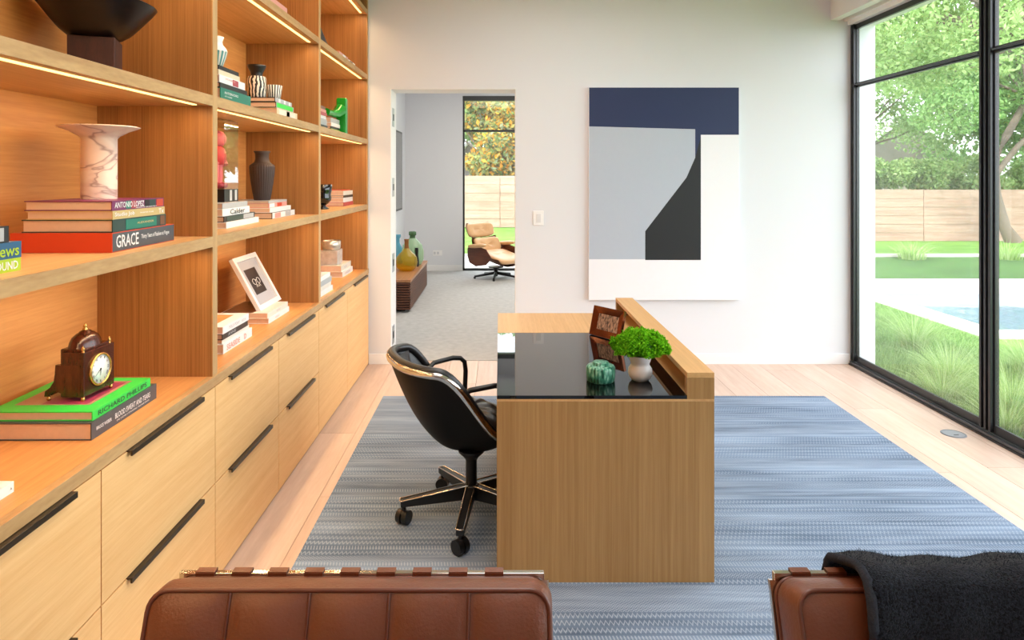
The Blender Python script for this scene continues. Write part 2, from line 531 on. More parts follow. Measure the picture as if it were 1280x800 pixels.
# ------------------------------------------------------------------ built-in cabinets, counter and bookcase
XC = -1.107
seams = [-.38, .37, 1.12, 1.866, 2.613, 3.36, 4.107, 4.872, 5.668]
ZSEAM, ZTOPF = .388, .764
pos_names = ['far behind the camera side', 'nearest the camera side', 'under the white book with its end at the frame edge',
             'under the clock and the green book', 'left of the office chair back below the white framed print',
             'third from the back wall, under the framed print', 'second from the back wall with a single tall door',
             'beside the back wall with one narrow tall door']
cab_lab = ['oak drawer cabinet out of view at the near end of the row',
           'oak drawer cabinet out of view before the first visible drawers',
           'oak drawer cabinet at the lower left corner below the white book end',
           'oak two-drawer cabinet below the mantel clock and green book',
           'oak two-drawer cabinet below the first tall upright and black-spined book pile',
           'oak two-drawer cabinet below the tilted white framed print',
           'oak cabinet with tall door, second from the back wall',
           'oak cabinet with tall door, touching the white back wall']
for i in range(8):
    y0, y1 = seams[i], seams[i + 1]
    t = thing('base_cabinet', cab_lab[i], 'cabinet', (-1.35, (y0 + y1) / 2, 0), 'oak base cabinets along the left wall')
    ob('body', MB().box(XL + .002, XC - .022, y0 + .001, y1 - .001, .0, .758), m_oak_y, t)
    yc = (y0 + y1) / 2
    if i == 7: yc = 5.32
    def pull(parent, z):
        hb = MB().box(XC - .004, XC + .016, yc - .245, yc + .245, z - .002, z + .003).box(XC + .010, XC + .016, yc - .245, yc + .245, z - .013, z)
        o = ob('handle', hb, m_pull, parent, bevel=.0008)
    gap = .0024
    if i < 6:
        d = ob('drawer', MB().box(XC - .020, XC, y0 + gap, y1 - gap, ZSEAM + gap, ZTOPF), m_oak_front, t, bevel=.0008)
        pull(d, ZTOPF)
        d = ob('drawer', MB().box(XC - .020, XC, y0 + gap, y1 - gap, .008, ZSEAM - gap), m_oak_front, t, bevel=.0008)
        pull(d, ZSEAM - gap)
    else:
        d = ob('door', MB().box(XC - .020, XC, y0 + gap, (y1 - gap if i < 7 else 5.655), .008, ZTOPF), m_oak_front, t, bevel=.0008)
        pull(d, ZTOPF)
struct_c = thing('counter_top', 'long oak counter with darker front strip running above the drawer fronts', 'counter', (-1.35, 2.6, .768))
ob('slab', MB().box(XL + .002, XC - .026, -.38, 5.668, .768, .806), m_oak_back, struct_c)
ob('nosing', MB().box(XC - .026, XC + .001, -.38, 5.668, .768, .806), m_oak_edge, struct_c, bevel=.001)

XS, XBK = -1.112, -1.56
divs = [(-.448, -.406), (1.077, 1.119), (2.602, 2.644), (4.126, 4.168), (5.630, 5.670)]
shelves = [(1.308, 1.349), (1.854, 1.895), (2.396, 2.435), (2.940, 2.980)]
bc = thing('bookcase', 'built-in oak bookcase with lit open shelves above the counter', 'bookcase', (-1.35, 2.6, .806))
for (a, b) in divs:
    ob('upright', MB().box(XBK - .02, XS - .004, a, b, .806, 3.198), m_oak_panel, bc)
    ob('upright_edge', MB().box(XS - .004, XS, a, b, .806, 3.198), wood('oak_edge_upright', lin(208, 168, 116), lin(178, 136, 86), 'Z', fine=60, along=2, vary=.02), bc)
for k in range(4):
    y0, y1 = divs[k][1], divs[k + 1][0]
    ob('back_panel', MB().box(XL + .003, XBK, y0, y1, .806, 3.198), m_oak_back, bc)
    for j, (za, zb) in enumerate(shelves):
        s = ob('shelf', MB().box(XBK, XS - .004, y0, y1, za, zb), m_oak_y, bc)
        ob('shelf_edge', MB().box(XS - .004, XS, y0, y1, za, zb), m_oak_edge, s)
        ya = y0 + .06; yb = y1 - .06
        ob('light_strip', MB().box(-1.163, -1.147, ya, yb, za - .003, za + .001), m_led, s)
        area_light('shelf_lamp', (-1.155, (y0 + y1) / 2, za - .006), (-.25, 0, -1), .012, yb - ya, 2.2, (1.0, .66, .34))
# area_light uses size_x along local X: turn the strips along the shelf
for o in bpy.data.objects:
    if o.name.startswith('shelf_lamp'):
        o.rotation_euler = (0, math.radians(14), 0)
        o.data.size, o.data.size_y = .012, o.data.size_y

# ------------------------------------------------------------------ rug
def rug_material():
    m, nt, p = new_mat('woven_rug')
    N, L = nt.nodes, nt.links
    tc = N.new('ShaderNodeTexCoord'); sep = N.new('ShaderNodeSeparateXYZ'); L.new(tc.outputs['Object'], sep.inputs[0])
    def M(op, a, b=None, c=None):
        n = N.new('ShaderNodeMath'); n.operation = op
        for i, q in enumerate((a, b, c)):
            if q is None: continue
            if isinstance(q, (int, float)): n.inputs[i].default_value = q
            else: L.new(q, n.inputs[i])
        return n.outputs[0]
    X, Y = sep.outputs[0], sep.outputs[1]
    # broad streaky tone
    def nz(sx, sy, det, sc=1):
        cb = N.new('ShaderNodeCombineXYZ'); L.new(M('MULTIPLY', X, sx), cb.inputs[0]); L.new(M('MULTIPLY', Y, sy), cb.inputs[1])
        n = N.new('ShaderNodeTexNoise'); n.inputs['Scale'].default_value = sc; n.inputs['Detail'].default_value = det
        L.new(cb.outputs[0], n.inputs['Vector']); return n.outputs['Fac']
    broad = nz(.7, 5.5, 3); streak = nz(2.5, 45, 3); speck = nz(260, 260, 2)
    band = M('FLOOR', M('DIVIDE', Y, .040))
    wn = N.new('ShaderNodeTexWhiteNoise'); wn.noise_dimensions = '1D'; L.new(band, wn.inputs['W'])
    rnd = wn.outputs['Value']
    v = M('FRACT', M('DIVIDE', Y, .040))
    # pattern A: chevrons, B: zigzag line, C: upright dashes
    zig = M('PINGPONG', M('MULTIPLY', X, 58), .5)
    chev = M('GREATER_THAN', M('FRACT', M('ADD', M('MULTIPLY', v, 3.0), M('MULTIPLY', zig, 2.0))), .55)
    line = M('LESS_THAN', M('ABSOLUTE', M('SUBTRACT', M('ADD', M('MULTIPLY', zig, 1.2), .2), v)), .13)
    dash = M('MULTIPLY', M('GREATER_THAN', M('FRACT', M('ADD', M('MULTIPLY', X, 80), M('MULTIPLY', v, .5))), .6), M('LESS_THAN', M('ABSOLUTE', M('SUBTRACT', v, .5)), .34))
    isA = M('LESS_THAN', rnd, .34); isC = M('GREATER_THAN', rnd, .70)
    isB = M('SUBTRACT', 1, M('ADD', isA, isC))
    pat = M('ADD', M('ADD', M('MULTIPLY', chev, isA), M('MULTIPLY', line, isB)), M('MULTIPLY', dash, isC))
    wear = M('MULTIPLY', M('ADD', streak, .15), pat)
    tone = M('ADD', M('MULTIPLY', broad, .75), M('MULTIPLY', streak, .35))
    tone = M('ADD', tone, M('MULTIPLY', M('SUBTRACT', rnd, .5), .10))
    ramp = N.new('ShaderNodeValToRGB')
    ramp.color_ramp.elements[0].position = .36; ramp.color_ramp.elements[0].color = lin(76, 92, 113)
    ramp.color_ramp.elements[1].position = .72; ramp.color_ramp.elements[1].color = lin(142, 160, 184)
    L.new(tone, ramp.inputs['Fac'])
    mx = N.new('ShaderNodeMix'); mx.data_type = 'RGBA'
    L.new(M('MULTIPLY', wear, .62), mx.inputs['Factor']); L.new(ramp.outputs[0], mx.inputs['A']); mx.inputs['B'].default_value = lin(190, 200, 213)
    mul = N.new('ShaderNodeHueSaturation'); L.new(mx.outputs['Result'], mul.inputs['Color'])
    L.new(M('ADD', .82, M('MULTIPLY', speck, .36)), mul.inputs['Value'])
    L.new(mul.outputs[0], p.inputs['Base Color'])
    p.inputs['Roughness'].default_value = .95; p.inputs['Specular IOR Level'].default_value = .1
    b = N.new('ShaderNodeBump'); b.inputs['Strength'].default_value = .5; b.inputs['Distance'].default_value = .003
    L.new(M('ADD', speck, pat), b.inputs['Height']); L.new(b.outputs[0], p.inputs['Normal'])
    return m
rug = ob('area_rug', MB().box(-.838, 2.325, .35, 4.82, .0, .010), rug_material(), bevel=.004)
tag(rug, 'large flat-woven blue-grey rug under the desk and chairs', 'rug')
ZR = .0105

# ------------------------------------------------------------------ desk
dk = thing('desk', 'oak desk with black glass top and raised open ledge on its right side', 'desk', (.41, 3.4, ZR))
DY0, DY1, DXa, DXb, DXh = 2.60, 4.21, -.0125, .8295, .724
ob('end_panel', MB().box(DXa, DXb, DY0, DY0 + .04, ZR, .710), m_desk_v, dk, bevel=.001)
ob('modesty_panel', MB().box(DXb - .035, DXb, DY0 + .041, DY1, ZR, .710), m_desk_v, dk, bevel=.001)
ped = ob('pedestal', MB().box(DXa, DXb - .036, 3.66, DY1, ZR, .710), m_desk_v, dk, bevel=.001)
for za, zb in ((.02, .25), (.256, .48), (.486, .70)):
    ob('drawer_front', MB().box(.05, DXb - .06, 3.640, 3.659, za, zb), m_desk_v, ped, bevel=.001)
ob('top_slab', MB().box(DXa, DXb, DY0, DY1, .7105, .7195), m_desk_x, dk, bevel=.0008)
ob('glass_top', MB().box(DXa + .0005, DXh, DY0 + .0005, 3.645, .7198, .7335), m_glasstop, dk)
ob('rear_top', MB().box(DXa, DXh, 3.646, 4.17, .7198, .7345), m_desk_x, dk, bevel=.0008)
ld = ob('ledge', MB().box(DXh, DXb, DY0, DY1, .802, .822), wood('desk_ledge_top', lin(212, 168, 112), lin(192, 148, 94), 'Y', fine=70, along=1.4, vary=.01), dk, bevel=.0008)
ob('ledge_end', MB().box(DXh, DXb, DY0, DY0 + .032, .7198, .8015), m_desk_v, dk)
ob('ledge_end', MB().box(DXh, DXb, DY1 - .032, DY1, .7198, .8015), m_desk_v, dk)
ob('ledge_back', MB().box(DXb - .02, DXb, DY0 + .0325, DY1 - .0325, .7198, .8015), m_desk_v, dk)
ob('ledge_divider', MB().box(DXh + .004, DXb - .021, 3.40, 3.42, .7198, .8015), m_desk_v, dk)

# green and white things on the desk top
ZG = .7337
def plant():
    c = (.584, 2.80, ZG)
    t = thing('potted_plant', 'bright green curly plant in white double-gourd vase on the black glass', 'plant', c)
    prof = [(.030, 0), (.036, .003), (.046, .016), (.051, .034), (.048, .050), (.040, .062), (.037, .068), (.041, .078), (.045, .092), (.043, .106), (.037, .117), (.034, .120), (.030, .118), (.030, .105)]
    ob('vase', MB().lathe(prof, c, 40), m_whitecer, t)
    # curly leaves around a dome
    n = 15000
    u = rng.random(n) * 2 * PI; w = np.arccos(1 - rng.random(n) * 1.25)
    lump = 1 + .13 * np.sin(5 * u + 2) * np.sin(4 * w) + .08 * np.sin(11 * u)
    r = (.74 + .28 * rng.random(n)) * lump * (1 + .05 * np.sin(23 * u + 1) * np.sin(19 * w))
    C = np.stack([c[0] + .003 + .112 * r * np.sin(w) * np.cos(u), c[1] + .10 * r * np.sin(w) * np.sin(u), c[2] + .135 + .070 * r * np.cos(w)], 1)
    raw_leaves('leaf_cluster', C, .0068, leafy('kale_green', [lin(70, 140, 20), lin(110, 190, 30), lin(150, 220, 50), lin(88, 165, 28)], .35), t, curl=True)
    # inner mass and stems
    ob('leaf_core', MB().pad((c[0] + .003, c[1], c[2] + .145), .085, .078, .05, 1, 1, 24, 12), plain('kale_dark', lin(40, 90, 14), .8, noise=.4, nscale=60), t)
    st = MB()
    for k in range(9):
        a = 2 * PI * k / 9
        st.tube([(c[0] + .012 * math.cos(a), c[1] + .012 * math.sin(a), c[2] + .105), (c[0] + .05 * math.cos(a), c[1] + .05 * math.sin(a), c[2] + .150)], .0025, 6)
    ob('stems', st, plain('kale_stem', lin(120, 180, 60), .6), t)

def raw_leaves(name, C, size, mat, parent, curl=False, up=None, kind='stuff', aspect=1.6):
    n = len(C)
    d1 = rng.normal(size=(n, 3)); d1 /= np.linalg.norm(d1, axis=1, keepdims=True)
    d2 = rng.normal(size=(n, 3)); d2 -= (d2 * d1).sum(1, keepdims=True) * d1; d2 /= np.linalg.norm(d2, axis=1, keepdims=True)
    s = size * (.6 + .8 * rng.random((n, 1)))
    a = d1 * s * .5 * aspect; b = d2 * s * .5
    if curl:
        n3 = np.cross(d1, d2) * s * .35
        V = np.stack([C - a + n3, C - b, C + a + n3, C + b], 1).reshape(-1, 3)
    else:
        V = np.stack([C - a, C - b * .8 , C + a, C + b * .8], 1).reshape(-1, 3)
    Fq = np.arange(4 * n).reshape(-1, 4)
    return raw(name, V, Fq, mat, parent, kind)
plant()

def jar():
    c = (.418, 2.79, ZG)
    t = thing('lidded_box', 'round mottled green ceramic box with lid on the black glass', 'box', c)
    m, nt, p = new_mat('mottled_green_glaze')
    N, L = nt.nodes, nt.links
    tc = N.new('ShaderNodeTexCoord'); mp = N.new('ShaderNodeMapping'); mp.inputs['Scale'].default_value = (90, 90, 28)
    nz = N.new('ShaderNodeTexNoise'); nz.inputs['Scale'].default_value = 1; nz.inputs['Detail'].default_value = 5
    L.new(tc.outputs['Object'], mp.inputs[0]); L.new(mp.outputs[0], nz.inputs['Vector'])
    rp = N.new('ShaderNodeValToRGB'); e = rp.color_ramp.elements
    e[0].position = .36; e[0].color = lin(26, 74, 58); e[1].position = .66; e[1].color = lin(150, 200, 175)
    q = e.new(.5); q.color = lin(62, 138, 112)
    L.new(nz.outputs['Fac'], rp.inputs[0]); L.new(rp.outputs[0], p.inputs['Base Color']); p.inputs['Roughness'].default_value = .35
    ob('body', MB().lathe([(.052, 0), (.058, .004), (.060, .03), (.060, .056), (.057, .062), (.052, .064), (.050, .060)], c, 40), m, t)
    ob('lid', MB().lathe([(.055, .060), (.055, .064), (.045, .067), (.036, .068), (.034, .076), (.032, .079), (.0, .080)], c, 36, cap=False), m, t)
jar()

def desk_frame():
    BL, BR = Vector((.49, 3.61, ZG + .001)), Vector((.62, 3.436, ZG + .001))
    t = thing('photo_frame', 'small wide-edged copper picture frame standing on the black glass', 'picture frame', (.555, 3.523, ZG))
    ux = (BR - BL).normalized(); w = (BR - BL).length
    nrm = Vector((-ux.y, ux.x, 0)); nrm = -nrm if nrm.y > 0 else nrm      # faces camera-left
    tl = math.radians(14); up = (Vector((0, 0, 1)) * math.cos(tl) - nrm * math.sin(tl)).normalized()
    fn = ux.cross(up).normalized(); fn = fn if fn.dot(nrm) > 0 else -fn
    h = .155
    P = lambda u, v, d: BL + ux * u + up * v + fn * d
    b = .036
    m_cop = plain('copper_mirror', lin(116, 66, 42), .15, metal=.85, noise=.5, nscale=14)
    for (q, nm) in ((((0, 0), (w, 0), (w - b, b), (b, b)), 'bottom'), (((0, h), (b, h - b), (w - b, h - b), (w, h)), 'top'),
                    (((0, 0), (b, b), (b, h - b), (0, h)), 'left'), (((w, 0), (w, h), (w - b, h - b), (w - b, b)), 'right')):
        mb = MB()
        dz = {0: .006, b: .014}
        V = []
        for (u, v) in q:
            inner = (abs(u - b) < 1e-6 or abs(u - (w - b)) < 1e-6) and (abs(v - b) < 1e-6 or abs(v - (h - b)) < 1e-6)
            V.append(P(u, v, .006 if inner else .016))
        V += [P(u, v, 0) for (u, v) in q]
        mb.add(V, [(0, 1, 2, 3), (7, 6, 5, 4), (0, 4, 5, 1), (1, 5, 6, 2), (2, 6, 7, 3), (3, 7, 4, 0)])
        ob('frame_rail', mb, m_cop, t)
    m, nt, p = new_mat('sepia_group_photo')
    N, L = nt.nodes, nt.links
    tc = N.new('ShaderNodeTexCoord'); mp = N.new('ShaderNodeMapping'); mp.inputs['Scale'].default_value = (130, 130, 38)
    nz = N.new('ShaderNodeTexNoise'); nz.inputs['Scale'].default_value = 1; nz.inputs['Detail'].default_value = 3
    L.new(tc.outputs['Object'], mp.inputs[0]); L.new(mp.outputs[0], nz.inputs['Vector'])
    rp = N.new('ShaderNodeValToRGB'); e = rp.color_ramp.elements
    e[0].position = .38; e[0].color = lin(60, 44, 36); e[1].position = .62; e[1].color = lin(190, 156, 134)
    L.new(nz.outputs['Fac'], rp.inputs[0]); L.new(rp.outputs[0], p.inputs['Base Color']); p.inputs['Roughness'].default_value = .3
    ob('picture', MB().add([P(b, b, .005), P(w - b, b, .005), P(w - b, h - b, .005), P(b, h - b, .005)], [(0, 1, 2, 3)]), m, t)
    ob('backing', MB().prism([(0.002, .002), (w - .002, .002), (w - .002, h - .002), (.002, h - .002)], lambda q: P(q[0], q[1], -.004), lambda q: P(q[0], q[1], 0)), m_black, t)
    foot = P(w / 2, h * .62, -.004); g = Vector((foot.x, foot.y, ZG + .001)) - nrm * .05
    ob('easel_leg', MB().tube([foot, g], .004, 6), m_black, t)
desk_frame()

# ------------------------------------------------------------------ office chair
def caster(t, parent, x, y, a):
    mb = MB()
    for s in (-1, 1):
        pts = [Vector((x + s * .006 * -math.sin(a), y + s * .006 * math.cos(a), .031)), Vector((x + s * .026 * -math.sin(a), y + s * .026 * math.cos(a), .031))]
        mb.tube(pts, .031, 20)
    mb.tube([(x, y, .03), (x + .004, y, .075)], .010, 8)
    mb.pad((x, y, .047), .024, .024, .016, 1, 1, 14, 8)
    return ob('caster', mb, m_black, parent)

def office_chair():
    t = thing('office_chair', 'black leather swivel chair with polished rim and five-star base at the desk', 'chair', (0, 0, 0))
    a0, a1, b0 = .31, .27, .285
    zb = .285
    def rimxy(th):
        c, s = math.cos(th), math.sin(th)
        e = 2 / 2.7
        x = (a1 if c > 0 else a0) * math.copysign(abs(c) ** e, c)
        y = b0 * math.copysign(abs(s) ** e, s)
        return x, y
    def zr(x):
        q = min(1, max(0, (x + .20) / .34)); q = q * q * (3 - 2 * q)
        back = .012 * min(1, max(0, (-x - .2) / .1))
        return .718 + back - (.718 - .395) * q
    def bowl(u, v, k=1.0, zlow=zb, up=0, expo=.42):
        th = 2 * PI * u
        x, y = rimxy(th)
        z0 = zr(x)
        h = 1 - v
        s = max(h, 0) ** expo
        return (x * s * k + .045 * (1 - s), y * s * k, zlow + (z0 + up - zlow) * h)
    hs = lambda v: 1 - (1 - v) ** 1.9          # denser near the bottom
    ob('shell', MB().grid(lambda u, v: bowl(u, 1 - (1 - v) ** 2.6), 72, 34, closed_u=True), m_shell, t)
    ob('lining', MB().grid(lambda u, v: bowl(u, 1 - (1 - v) ** 2.4, .93, .33, .004), 72, 30, closed_u=True, flip=True), m_blackleather, t)
    rim = [(*rimxy(2 * PI * i / 72), zr(rimxy(2 * PI * i / 72)[0])) for i in range(72)]
    sec = [(-.007, -.014), (.007, -.014), (.010, 0), (.007, .014), (-.007, .014), (-.010, 0)]
    ob('rim', MB().tube(rim, 1, closed=True, section=sec), m_chrome, t)
    rim2 = [(p[0] * .945, p[1] * .945, p[2] + .010) for p in rim]
    ob('edge_roll', MB().tube(rim2, .021, 10, closed=True), m_blackleather, t)
    # seat cushion with pleats
    def seat(u, v):
        a = 2 * PI * u; r = math.sin(v * PI / 2) if v < 1 else 1
        x, y = rimxy(a)
        hh_ = min(1, (.405 - zb) / (zr(x) - zb)); sc_ = hh_ ** .42
        z = .395 + .085 * (1 - r ** 5) + .006 * math.cos(a * 14) * r * (1 - r) * 4 - .015 * (1 - r) ** 2
        return (.045 + (x * sc_ * .90 + .045 * (1 - sc_) - .045) * r, y * sc_ * .90 * r, z)
    ob('seat_cushion', MB().grid(seat, 70, 16, closed_u=True, flip=True), m_blackleather, t)
    def backpad(u, v):
        # puffy pad on the inside of the back
        y = (u - .5) * (.26 + .16 * v); z = .47 + v * .25
        ed = (math.sin(PI * min(1, max(0, u))) * math.sin(PI * v)) ** .4
        wrap = .16 * (y / .25) ** 2
        x = -.215 - .085 * (v - .2) + wrap + .045 * ed
        return (x, y, z)
    ob('back_cushion', MB().grid(backpad, 24, 16), m_blackleather, t)
    for s in (-1, 1):
        pts = [(-.10, s * .205, .590), (-.03, s * .240, .632), (.08, s * .255, .642), (.120, s * .255, .636), (.142, s * .253, .615), (.147, s * .25, .57), (.140, s * .242, .48), (.135, s * .235, .42)]
        ob('arm', MB().tube(pts, .012, 10, section=[(-.016, -.007), (.016, -.007), (.019, 0), (.016, .007), (-.016, .007), (-.019, 0)] and None), m_black, t)
    ob('column', MB().lathe([(.024, .08), (.026, .09), (.026, .26), (.034, .275), (.06, .30), (.06, .31)], (0, 0, 0), 24), m_black, t)
    return t
oc = office_chair()
oc.location = (-.205, 3.18, ZR)
oc.rotation_euler = (0, 0, math.radians(25))
# star base is part of the chair but turned on its own
def star_base(t):
    hub = ob('hub', MB().lathe([(.034, .085), (.038, .09), (.038, .145), (.03, .15)], (0, 0, 0), 20), m_black, t)
    rot0 = -25
    dx, dy = .072, -.07
    M = Matrix.Rotation(math.radians(rot0), 4, 'Z') @ Matrix.Translation((dx, dy, 0))
    for k, deg in enumerate((120, 192, 264, 336, 48)):
        a = math.radians(deg)
        d = Vector((math.cos(a), math.sin(a), 0)); s = Vector((-d.y, d.x, 0))
        r0, r1 = .02, .325
        mb = MB()
        V = []
        for (r, zt, zl, w) in ((r0, .148, .085, .020), (r1, .105, .078, .017)):
            for (ss, z) in ((-1, zl), (1, zl), (1, zt), (-1, zt)):
                V.append(d * r + s * (ss * w) + Vector((0, 0, z)))
        mb.add(V, [(3, 2, 1, 0), (4, 5, 6, 7), (0, 1, 5, 4), (1, 2, 6, 5), (2, 3, 7, 6), (3, 0, 4, 7)])
        leg = ob('leg', mb.xf(M), m_black, t, bevel=.003)
        # polished top edges
        st = MB()
        for ss in (-1, 1):
            st.tube([d * r0 + s * ss * .019 + Vector((0, 0, .149)), d * r1 + s * ss * .016 + Vector((0, 0, .106)), d * (r1 + .003) + Vector((0, 0, .1055))], .0032, 6)
        ob('polished_edge', st.xf(M), m_chrome, leg)
        mb = MB()
        cp = d * (r1 - .015)
        ca = a + .9
        for ss in (-1, 1):
            sd = Vector((-math.sin(ca), math.cos(ca), 0))
            mb.tube([cp + sd * ss * .004 + Vector((0, 0, .031)), cp + sd * ss * .027 + Vector((0, 0, .031))], .031, 20)
        mb.tube([cp + Vector((0, 0, .03)), cp + Vector((0, 0, .085))], .010, 8)
        mb.pad(tuple(cp + Vector((0, 0, .045))), .022, .022, .020, 1, 1, 14, 8)
        ob('caster', mb.xf(M), m_black, leg)
    # the column stands over the hub
    for ch in t.children:
        if ch.name.startswith(('hub', 'column')):
            pass
    return M
# move the chair so that the column is at the hub: shell is offset rather than the base
def shift_base(t):
    hub_off = Vector((.072, -.07, 0))
    R = Matrix.Rotation(math.radians(-25), 4, 'Z')
    h = R @ hub_off
    for ch in list(t.children):
        if ch.name.startswith(('column',)):
            ch.location = ch.location + h
    return h
_saved = oc.location.copy(); oc.location = (0, 0, 0); oc.rotation_euler = (0, 0, 0)
star_base(oc)
_h = shift_base(oc)
for ch in oc.children:
    if ch.name.startswith('hub'): ch.location = ch.location + _h
oc.location = _saved; oc.rotation_euler = (0, 0, math.radians(25))

# ------------------------------------------------------------------ two leather lounge chairs in the foreground
def cushion(parent, name, W, Hh, T, cols, rows, M):
    """button and welt cushion: x across, y up the cushion, z out of its face"""
    R = .035
    def outline(z, inset):
        w, h = W / 2 - inset, Hh / 2 - inset
        P = []
        for (cx, cy_, a0) in ((w - R, h - R, 0), (-w + R, h - R, 90), (-w + R, -h + R, 180), (w - R, -h + R, 270)):
            for k in range(7):
                a = math.radians(a0 + 15 * k)
                P.append((cx + R * math.cos(a), cy_ + R * math.sin(a), z))
        return P
    mb = MB()
    rings = [outline(-T / 2, .004), outline(-T / 2 * .5, -.004), outline(0, -.007), outline(T / 2 * .5, -.004), outline(T / 2, .004)]
    n = len(rings[0])
    mb.add([p for r in rings for p in r], [(j * n + i, j * n + (i + 1) % n, (j + 1) * n + (i + 1) % n, (j + 1) * n + i) for j in range(4) for i in range(n)], True)
    root = ob(name, mb.xf(M), m_leather, parent)
    def face(side):
        nu, nv = cols * 9 + 1, rows * 9 + 1
        def fn(u, v):
            x = (u - .5) * (W - .008); y = (v - .5) * (Hh - .008)
            fu, fv = (u * cols) % 1, (v * rows) % 1
            puff = (abs(math.sin(PI * u * cols)) ** .55) * (abs(math.sin(PI * v * rows)) ** .55)
            # round the corners
            w, h = W / 2 - .004 - R, Hh / 2 - .004 - R
            ax, ay = abs(x) - w, abs(y) - h
            if ax > 0 and ay > 0:
                l = math.hypot(ax, ay); m = max(ax, ay)
                if l > 0:
                    x = math.copysign(w + ax * m / l, x); y = math.copysign(h + ay * m / l, y)
            wr = .0012 * math.sin(x * 90 + y * 40) * puff
            return (x, y, side * (T / 2 + .018 * puff + wr))
        return MB().grid(fn, nu, nv, flip=(side < 0)).xf(M)
    ob('front_face', face(1), m_leather, root)
    ob('back_face', face(-1), m_leather, root)
    pp = MB()
    for z in (T / 2, -T / 2):
        pp.tube(outline(z, .002), .0045, 8, closed=True)
    for c in range(1, cols):
        x = (c / cols - .5) * (W - .008)
        pp.tube([(x, (k / 10 - .5) * (Hh - .012), T / 2 + .002) for k in range(11)], .0032, 6, up=(1, 0, 0))
    for r_ in range(1, rows):
        y = (r_ / rows - .5) * (Hh - .008)
        pp.tube([((k / 10 - .5) * (W - .012), y, T / 2 + .002) for k in range(11)], .0032, 6)
    ob('piping', pp.xf(M), m_piping, root)
    bt = MB()
    for c in range(1, cols):
        for r_ in range(1, rows):
            bt.pad(((c / cols - .5) * (W - .008), (r_ / rows - .5) * (Hh - .008), T / 2 + .004), .009, .009, .005, 1, 1, 10, 6)
    ob('button', bt.xf(M), m_piping, root)
    return root

def barcelona(label, xc, dy=0.0):
    W = .752
    t = thing('lounge_chair', label, 'armchair', (xc, 1.0, ZR), 'brown leather lounge chairs in the foreground')
    tl = math.radians(21)
    U = Vector((0, math.sin(tl), math.cos(tl))); N_ = Vector((0, -math.cos(tl), math.sin(tl))); Xd = Vector((1, 0, 0))
    T, Hb = .112, .52
    top = Vector((xc, 1.262 + dy, .806))                   # front top edge of the back cushion
    cen = top - N_ * (T / 2) - U * (Hb / 2)
    Mb = Matrix(((Xd.x, U.x, N_.x, cen.x), (Xd.y, U.y, N_.y, cen.y), (Xd.z, U.z, N_.z, cen.z), (0, 0, 0, 1)))
    cushion(t, 'back_cushion', W, Hb, T, 5, 4, Mb)
    ts = math.radians(9)
    Us = Vector((0, math.cos(ts), -math.sin(ts))); Ns = Vector((0, math.sin(ts), math.cos(ts)))
    cs = Vector((xc, .80, .372))
    Ms = Matrix(((1, Us.x, Ns.x, cs.x), (0, Us.y, Ns.y, cs.y), (0, Us.z, Ns.z, cs.z), (0, 0, 0, 1)))
    cushion(t, 'seat_cushion', W, .55, T, 5, 4, Ms)
    # chromed flat-bar frame
    rear = cen + U * (Hb / 2 - .006) - N_ * (T / 2 + .012)
    barsec = [(-.017, -.006), (.017, -.006), (.017, .006), (-.017, .006)]
    def curve(p, n=18):
        out = []
        for i in range(len(p) - 1):
            q0 = Vector(p[max(i - 1, 0)]); q1 = Vector(p[i]); q2 = Vector(p[i + 1]); q3 = Vector(p[min(i + 2, len(p) - 1)])
            for k in range(n // 3):
                s = k / (n // 3)
                out.append(.5 * ((2 * q1) + (q2 - q0) * s + (2 * q0 - 5 * q1 + 4 * q2 - q3) * s * s + (3 * q1 - q0 - 3 * q2 + q3) * s ** 3))
        out.append(Vector(p[-1])); return out
    for s in (-1, 1):
        x = xc + s * (W / 2 - .012)
        A = curve([(x, rear.y, rear.z), (x, rear.y - .10, rear.z - .26), (x, rear.y - .24, .32), (x, .88, .17), (x, .62, .012 + ZR)])
        ob('frame_bar', MB().tube(A, 1, section=[(q[1], q[0]) for q in barsec], up=(1, 0, 0), smooth=False), m_chrome, t)
        B = curve([(x, .50, .325), (x, .78, .27), (x, 1.02, .21), (x, 1.22, .12), (x, 1.36, .012 + ZR)])
        ob('frame_bar', MB().tube(B, 1, section=[(q[1], q[0]) for q in barsec], up=(1, 0, 0), smooth=False), m_chrome, t)
    ob('cross_bar', MB().box(xc - W / 2 + .004, xc + W / 2 - .004, rear.y - .006, rear.y + .006, rear.z - .018, rear.z + .016), m_chrome, t, bevel=.001)
    ob('cross_bar', MB().box(xc - W / 2 + .004, xc + W / 2 - .004, rear.y - .175, rear.y - .163, .355, .389), m_chrome, t)
    ob('cross_bar', MB().box(xc - W / 2 + .004, xc + W / 2 - .004, .49, .502, .30, .334), m_chrome, t)
    n = 9
    for k in range(n):
        x = xc - W / 2 + .058 + k * .0735
        w = .019
        lo = Vector((0, rear.y - .170, .39))
        hi = Vector((0, rear.y, rear.z))
        mb = MB()
        # loop over the top bar
        prof = [(hi.y - .0085, hi.z - .05), (hi.y - .0085, hi.z + .0185), (hi.y + .0085, hi.z + .0185), (hi.y + .0085, hi.z - .02), (lo.y + .010, lo.z)]
        thick = .0028
        for i in range(len(prof) - 1):
            a, b = Vector((0, *prof[i])), Vector((0, *prof[i + 1]))
            d = (b - a).normalized(); nn = Vector((0, -d.z, d.y)) * thick
            V = [a - nn * .5, b - nn * .5, b + nn * .5, a + nn * .5]
            VV = [Vector((x - w, p.y, p.z)) for p in V] + [Vector((x + w, p.y, p.z)) for p in V]
            mb.add(VV, [(0, 1, 2, 3), (7, 6, 5, 4), (0, 4, 5, 1), (1, 5, 6, 2), (2, 6, 7, 3), (3, 7, 4, 0)])
        ob('strap', mb, m_leather, t)
    return t, rear
